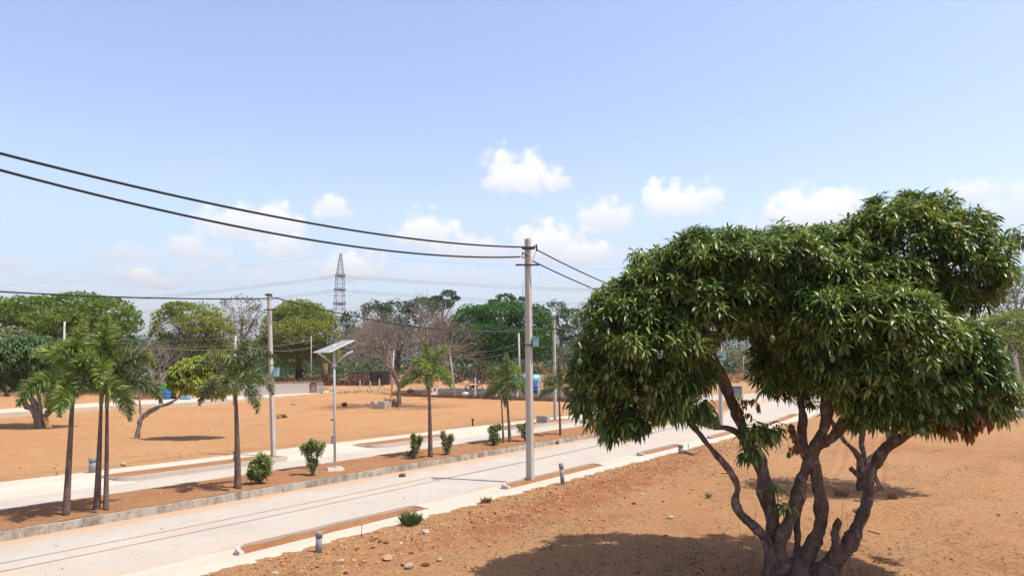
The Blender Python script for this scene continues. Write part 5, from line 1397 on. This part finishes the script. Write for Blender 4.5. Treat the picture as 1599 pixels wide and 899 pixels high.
block_wall(372, 619, 483, 613.5, 1.35, 'long low grey block wall behind the left plot')
m = MB(); a = G(492, 613, .48); m.box((a.x, a.y, 1.1), (1.3, .8, 1.3), rz=.4); m.box((a.x, a.y, 1.78), (1.5, 1.0, .1), rz=.4); tag(m.build('brick_pier', MAT['stonewall'], bevel=.02), 'dark brick pier at the right end of the block wall', 'pier')
m = MB(); a = G(499, 613, .48); m.box((a.x, a.y, 1.0), (.8, .5, 1.1), rz=.4); m.box((a.x, a.y, 1.58), (.9, .6, .08), rz=.4); tag(m.build('block_pier', MAT['block'], bevel=.02), 'pale block pier right of the dark brick pier', 'pier')
block_wall(212, 622, 262, 620, 1.6, 'rough grey wall left of the blue barrels', 'stonewall')
# boundary wall pieces behind the small leafless tree
def panel_wall(px0, px1, Y, top_py, label, mat, n=6):
    t = thing('boundary_wall', far_base(px0, Y), label, 'wall'); a = far_base(px0, Y); b = far_base(px1, Y); h = at(px0, top_py, Y).z - ZF
    for i in range(n):
        m = MB(); c = a + (b - a) * ((i + .5) / n); w = (b - a).length / n
        m.box((c.x, c.y, ZF + h / 2), (w * .96, .12, h)); m.build('panel', MAT[mat], t)
        m = MB(); c = a + (b - a) * (i / n); m.box((c.x, c.y - .1, ZF + h / 2 + .05), (.18, .14, h + .1)); m.build('post', MAT['pole'], t)
panel_wall(228, 300, 108, 582, 'grey panel wall behind the small leafless tree', 'block')
panel_wall(738, 756, 130, 574, 'low whitish wall right of the withered bushes', 'path', 2)

GF = 'concrete posts along the cross street'
posts = [(592, 614, 22), (562, 606, 12), (578, 605, 10), (742, 616, 26), (774, 617, 17), (808, 618, 22), (841, 618, 28), (878, 619, 18), (1102, 620, 22)]
plab = ['dark thin post left of the leafless tree', 'short post far left of the leafless tree', 'short post between its two neighbours left of the leafless tree', 'pale post in front of the black motorbike', 'short post left of the thin trunked palm top', 'pale post right of the paired palms', 'pale post right of the blue barrel', 'short post beside the farthest palm', 'post seen under the mango crown']
for (px, py, h), lab in zip(posts, plab):
    b = G(px, py, .6); k = ppm(b.y); m = MB(); m.box(b + Vector((0, 0, h / k / 2 - .05)), (.16, .16, h / k + .1), rz=.5, taper=.8); m.box(b + Vector((0, 0, h / k + .01)), (.09, .09, .06), rz=.5)
    tag(m.build('fence_post', MAT['pole']), lab, 'post', GF)

def barrel(c, mat, label, h=.9, r=.29, lying=False, rz=0, cat='barrel'):
    t = thing('barrel', c, label, cat, 'plastic barrels behind the left plot')
    prof = [(r * .93, 0), (r, .03), (r, h * .3), (r * 1.05, h * .32), (r, h * .34), (r, h * .64), (r * 1.05, h * .66), (r, h * .68), (r, h - .04), (r * .9, h)]
    M_ = Matrix.Identity(3); o = Vector(c)
    if lying: M_ = Matrix.Rotation(rz, 3, 'Z') @ Matrix.Rotation(PI / 2, 3, 'Y'); o = Vector(c) + Vector((0, 0, r)) - M_ @ Vector((0, 0, h / 2))
    m = MB(); m.lathe(o, prof, 20, M_); m.build('drum', MAT[mat], t)
    m = MB(); m.lathe(o + M_ @ Vector((0, 0, h)), [(r * .8, 0), (r * .8, .03), (r * .72, .035)], 20, M_); m.build('lid', MAT[mat], t)
    return t
def BG(px, py): return G(px, py, .48)
barrel(BG(260.5, 624), 'barrel', 'upright blue barrel behind the left plot', h=1.0, r=.34)
barrel(BG(269.5, 623), 'black', 'black barrel right of the upright blue barrel', h=1.0, r=.34)
barrel(BG(289, 624), 'barrel_lt', 'pale blue barrel lying on its side on the ground', h=.95, r=.27, lying=True)
p = BG(269, 622); barrel(Vector((p.x, p.y, p.z + 1.05)), 'barrel_lt', 'pale blue barrel lying on top of the upright ones', h=.9, r=.3, lying=True)
m = MB(); p = BG(257, 622); m.lathe(Vector((p.x, p.y, p.z)), [(.30, 0), (.34, .9), (.34, 1.25), (.26, 1.5)], 14); m.tube([p + Vector((-.2, -.1, 1.5)), p + Vector((0, -.1, 1.75)), p + Vector((.2, -.1, 1.5))], .03, 6)
tag(m.build('container', MAT['green_pl']), 'bright green plastic container behind the blue barrel', 'container')
m = MB(); p = BG(287, 622); m.lathe(p + Vector((0, 0.5, 0)), [(.38, 0), (.42, .5), (.34, .9), (.18, 1.15)], 14); m.box(p + Vector((.3, .5, .55)), (.5, .4, .6), rz=.4, taper=.7)
tag(m.build('cover_sheet', MAT['red']), 'red covered bundle above the lying barrel', 'bundle')

def motorbike(px, py, label, rz, s=1.0, z=.6):
    b = G(px, py, z); t = thing('motorbike', b, label, 'motorbike', 'motorbikes parked on the cross street'); R = Matrix.Rotation(rz, 3, 'Z')
    def W(x, y, zz): return b + R @ Vector((x * s, y * s, zz * s))
    for x in (-.62, .62):
        m = MB(); pts = [W(x + .3 * math.cos(a), 0, .3 + .3 * math.sin(a)) for a in [2 * PI * i / 20 for i in range(21)]]
        m.tube(pts, .05 * s, 6); wh = m.build('wheel', MAT['black'], t)
        m = MB(); m.cyl(W(x, -.05, .3), W(x, .05, .3), .06 * s, n=10)
        for i in range(6): a = PI * i / 3; m.tube([W(x, 0, .3), W(x + .27 * math.cos(a), 0, .3 + .27 * math.sin(a))], .008 * s, 4)
        m.build('hub', MAT['galv'], wh)
    m = MB(); m.tube([W(-.62, 0, .3), W(-.2, 0, .45), W(.2, 0, .4), W(.45, 0, .75), W(.62, 0, .3)], .04 * s, 6); m.box(W(.0, 0, .42), (.4 * s, .22 * s, .3 * s), rz=rz); m.build('frame', MAT['black'], t)
    m = MB(); m.box(W(-.28, 0, .78), (.68 * s, .24 * s, .1 * s), rz=rz, taper=.85); m.build('seat', MAT['black'], t, bevel=.02)
    m = MB(); m.lathe(W(.15, 0, .68), [(.08 * s, 0), (.17 * s, .06 * s), (.16 * s, .16 * s), (.06 * s, .22 * s)], 12); m.build('fuel_tank', MAT['iron'], t)
    m = MB(); m.tube([W(.3, -.34, 1.02), W(.42, -.1, .95), W(.42, .1, .95), W(.3, .34, 1.02)], .018 * s, 6); m.build('handlebar', MAT['galv'], t)
    m = MB(); m.cyl(W(.5, 0, .82), W(.6, 0, .82), .09 * s, n=12); m.build('headlight', MAT['white'], t)
    m = MB(); m.cyl(W(-.1, .14, .28), W(-.8, .16, .36), .045 * s, n=8); m.build('exhaust', MAT['galv'], t)
motorbike(740, 610, 'black motorbike parked behind the pale post on the cross street', .5, 1.25)
motorbike(796, 612, 'dark motorbike parked behind the paired palms', -.4, 1.1)

def tanker():
    b = G(822, 612, .6); rz = .15; R = Matrix.Rotation(rz, 3, 'Z'); t = thing('water_tanker', b, 'light blue water tank trailer parked behind the main pole', 'tanker')
    def W(x, y, z): return b + R @ Vector((x, y, z))
    M_ = R @ Matrix.Rotation(PI / 2, 3, 'Y')
    m = MB(); m.lathe(W(-1.75, 0, 1.35), [(.02, -.05), (.5, 0), (.68, .08), (.7, .2), (.7, 3.1), (.68, 3.25), (.5, 3.35), (.02, 3.4)], 24, M_); m.build('tank', MAT['tank_blue'], t)
    m = MB(); m.lathe(W(-.95, 0, 1.35), [(.715, 0), (.715, .07)], 24, M_); m.lathe(W(.75, 0, 1.35), [(.715, 0), (.715, .07)], 24, M_); m.build('band', MAT['tank_dark'], t)
    m = MB(); m.lathe(W(0, 0, 2.0), [(.24, 0), (.24, .16), (.2, .2)], 16); m.build('hatch', MAT['tank_blue'], t)
    m = MB(); m.box(W(0, .35, .62), (3.4, .12, .14), rz=rz); m.box(W(0, -.35, .62), (3.4, .12, .14), rz=rz); m.box(W(2.2, 0, .6), (1.3, .1, .1), rz=rz); m.build('chassis', MAT['tank_dark'], t)
    for s in (-1, 1):
        m = MB(); m.cyl(W(-.2, s * .8 - .1, .38), W(-.2, s * .8 + .1, .38), .38, n=20); w = m.build('wheel', MAT['black'], t)
        m = MB(); m.cyl(W(-.2, s * .8 - .12, .38), W(-.2, s * .8 + .12, .38), .17, n=12); m.build('rim', MAT['white'], w)
tanker()
p = G(835.5, 613.5, .6)
barrel(p, 'barrel', 'blue barrel standing right of the main pole by the tanker', h=1.1, r=.36)
# small red and white booth
def booth():
    b = G(676, 616, .6); t = thing('booth', b, 'small red and white booth behind the bright green palm', 'booth'); rz = .3; R = Matrix.Rotation(rz, 3, 'Z')
    def W(x, y, z): return b + R @ Vector((x, y, z))
    m = MB(); m.box(W(0, 0, .45), (.9, .6, .9), rz=rz); m.build('counter', MAT['white'], t)
    m = MB(); m.box(W(.15, -.31, .55), (.22, .03, .3), rz=rz); m.box(W(-.2, -.31, .4), (.15, .03, .25), rz=rz); m.build('panel', MAT['red'], t)
    m = MB(); m.box(W(0, 0, 1.5), (1.2, .9, .22), rz=rz, taper=.9); m.build('roof', MAT['red'], t)
    for x in (-.5, .5):
        for y in (-.33, .33): m = MB(); m.tube([W(x, y, 0), W(x, y, 1.42)], .03, 6); m.build('post', MAT['galv'], t)
booth()
# shed under the trees
def shed():
    b = far_base(580, 118); k = ppm(118); t = thing('shed', b, 'low dark shed under the trees left of the leafless tree', 'shed'); h = at(580, 568, 118).z - ZF
    h = 1.9; m = MB(); m.box(b + Vector((-1.6, 0, h / 2)), (3.2, 2.6, h)); m.build('wall', MAT['stonewall'], t)
    m = MB(); m.box(b + Vector((-1.6, 0, h + .08)), (3.6, 3.0, .12)); m.build('roof', simple('dark tin roof', (.06, .06, .07), .6), t)
    m = MB(); m.box(b + Vector((1.6, 0, h * .55)), (2.6, 2.2, h * 1.1)); m.build('annex', MAT['bark_dark'], t)
    m = MB(); m.box(b + Vector((1.5, -1.12, h * .45)), (.9, .04, h * .85)); m.build('door', MAT['black'], t)
shed()
m = MB(); a = far_base(508, 122); m.tube([a, a + Vector((0, 0, 1.7)), a + Vector((0, 0, 3.3))], [.5, .42, .4], 7, wob=.12); tag(m.build('brick_pillar', simple('orange brick', (.24, .12, .07), .9, .1, var=.4, scale=3, bump=.5)), 'orange earth and brick pillar under the trees behind the lamp', 'pillar')
# earth mounds
def mound(px, py, w, h, mat, label, seed):
    b = G(px, py, .5); k = ppm(b.y); R_ = w / k / 2; H_ = h / k; V = []; Fc = []; n = 40; m_ = 12
    for i in range(m_ + 1):
        r = i / m_
        for j in range(n):
            a = 2 * PI * j / n; z = H_ * (math.cos(r * PI) * .5 + .5) * (.75 + .5 * vn1(math.cos(a) * r * 4 + seed, math.sin(a) * r * 4, seed))
            V.append((b.x + math.cos(a) * r * R_, b.y + math.sin(a) * r * R_ * .5, b.z - .12 + z))
    for i in range(m_):
        for j in range(n): a = i * n + j; c = i * n + (j + 1) % n; Fc.append((a, c, c + n, a + n))
    me = bpy.data.meshes.new('mound'); me.from_pydata(V, [], Fc); me.update()
    for p_ in me.polygons: p_.use_smooth = True
    o = link('earth_mound', me, mat); tag(o, label, 'mound', 'heaps of red earth beyond the cross street')
redm = simple('red dug earth', (.30, .12, .06), .95, .1, var=.3, scale=1.5, bump=.5); ltm = simple('rubbly orange earth', (.45, .25, .14), .95, .1, var=.35, scale=1.2, bump=.5)
mound(762, 588, 56, 9, redm, 'dark red earth heap left of the main pole', 1)
mound(880, 592, 90, 14, ltm, 'long heap of orange rubble right of the main pole', 2)
mound(728, 604, 90, 10, ltm, 'low heap of tan rubble above the cross street', 3)
mound(1160, 592, 70, 9, redm, 'red earth heap seen through the gap under the mango', 4)
mound(690, 600, 60, 8, ltm, 'rubble heap behind the bright green palm', 5)
# dark water tank box seen under the mango
m = MB(); p = G(1148, 617, .6); m.box(p + Vector((0, 0, .45)), (1.15, .8, .9), rz=.3); m.box(p + Vector((0, 0, .93)), (1.25, .9, .06), rz=.3); tag(m.build('steel_cabinet', simple('blue grey paint', (.10, .12, .17), .6), bevel=.02), 'dark blue grey cabinet by the road seen under the mango', 'cabinet')
# two dark crows-like lumps are left out; small white sacks on the cross street
for px, py, w, lab in ((727, 616, 9, 'white sack lying on the cross street left of the black motorbike'), (757, 597, 8, 'white bundle behind the first paired palm crown'), (642, 612, 10, 'dark bush stump on the pale path right of the leafless tree')):
    p = G(px, py, .62); r = w / ppm(p.y) / 2; me = rock_mesh(r, rg, .6); o = bpy.data.objects.new('sack', me); COL.objects.link(o); me.materials.append(MAT['white'] if 'white' in lab else MAT['bark_dark']); o.location = p + Vector((0, 0, r * .4)); tag(o, lab, 'sack' if 'white' in lab else 'stump')

# ------------------------------------------------------------------ air
def haze():
    m = MB(); m.box((0, 0, 98), (18000, 18000, 202)); o = m.build('haze', None)
    mt = bpy.data.materials.new('haze air'); mt.use_nodes = True; nt = mt.node_tree; nt.nodes.clear()
    out = nt.nodes.new('ShaderNodeOutputMaterial'); v = nt.nodes.new('ShaderNodeVolumePrincipled')
    v.inputs['Color'].default_value = (.90, .92, 1.0, 1); v.inputs['Density'].default_value = .00019; v.inputs['Anisotropy'].default_value = .3
    nt.links.new(v.outputs[0], out.inputs['Volume']); o.data.materials.append(mt)
    tag(o, kind='stuff')
haze()
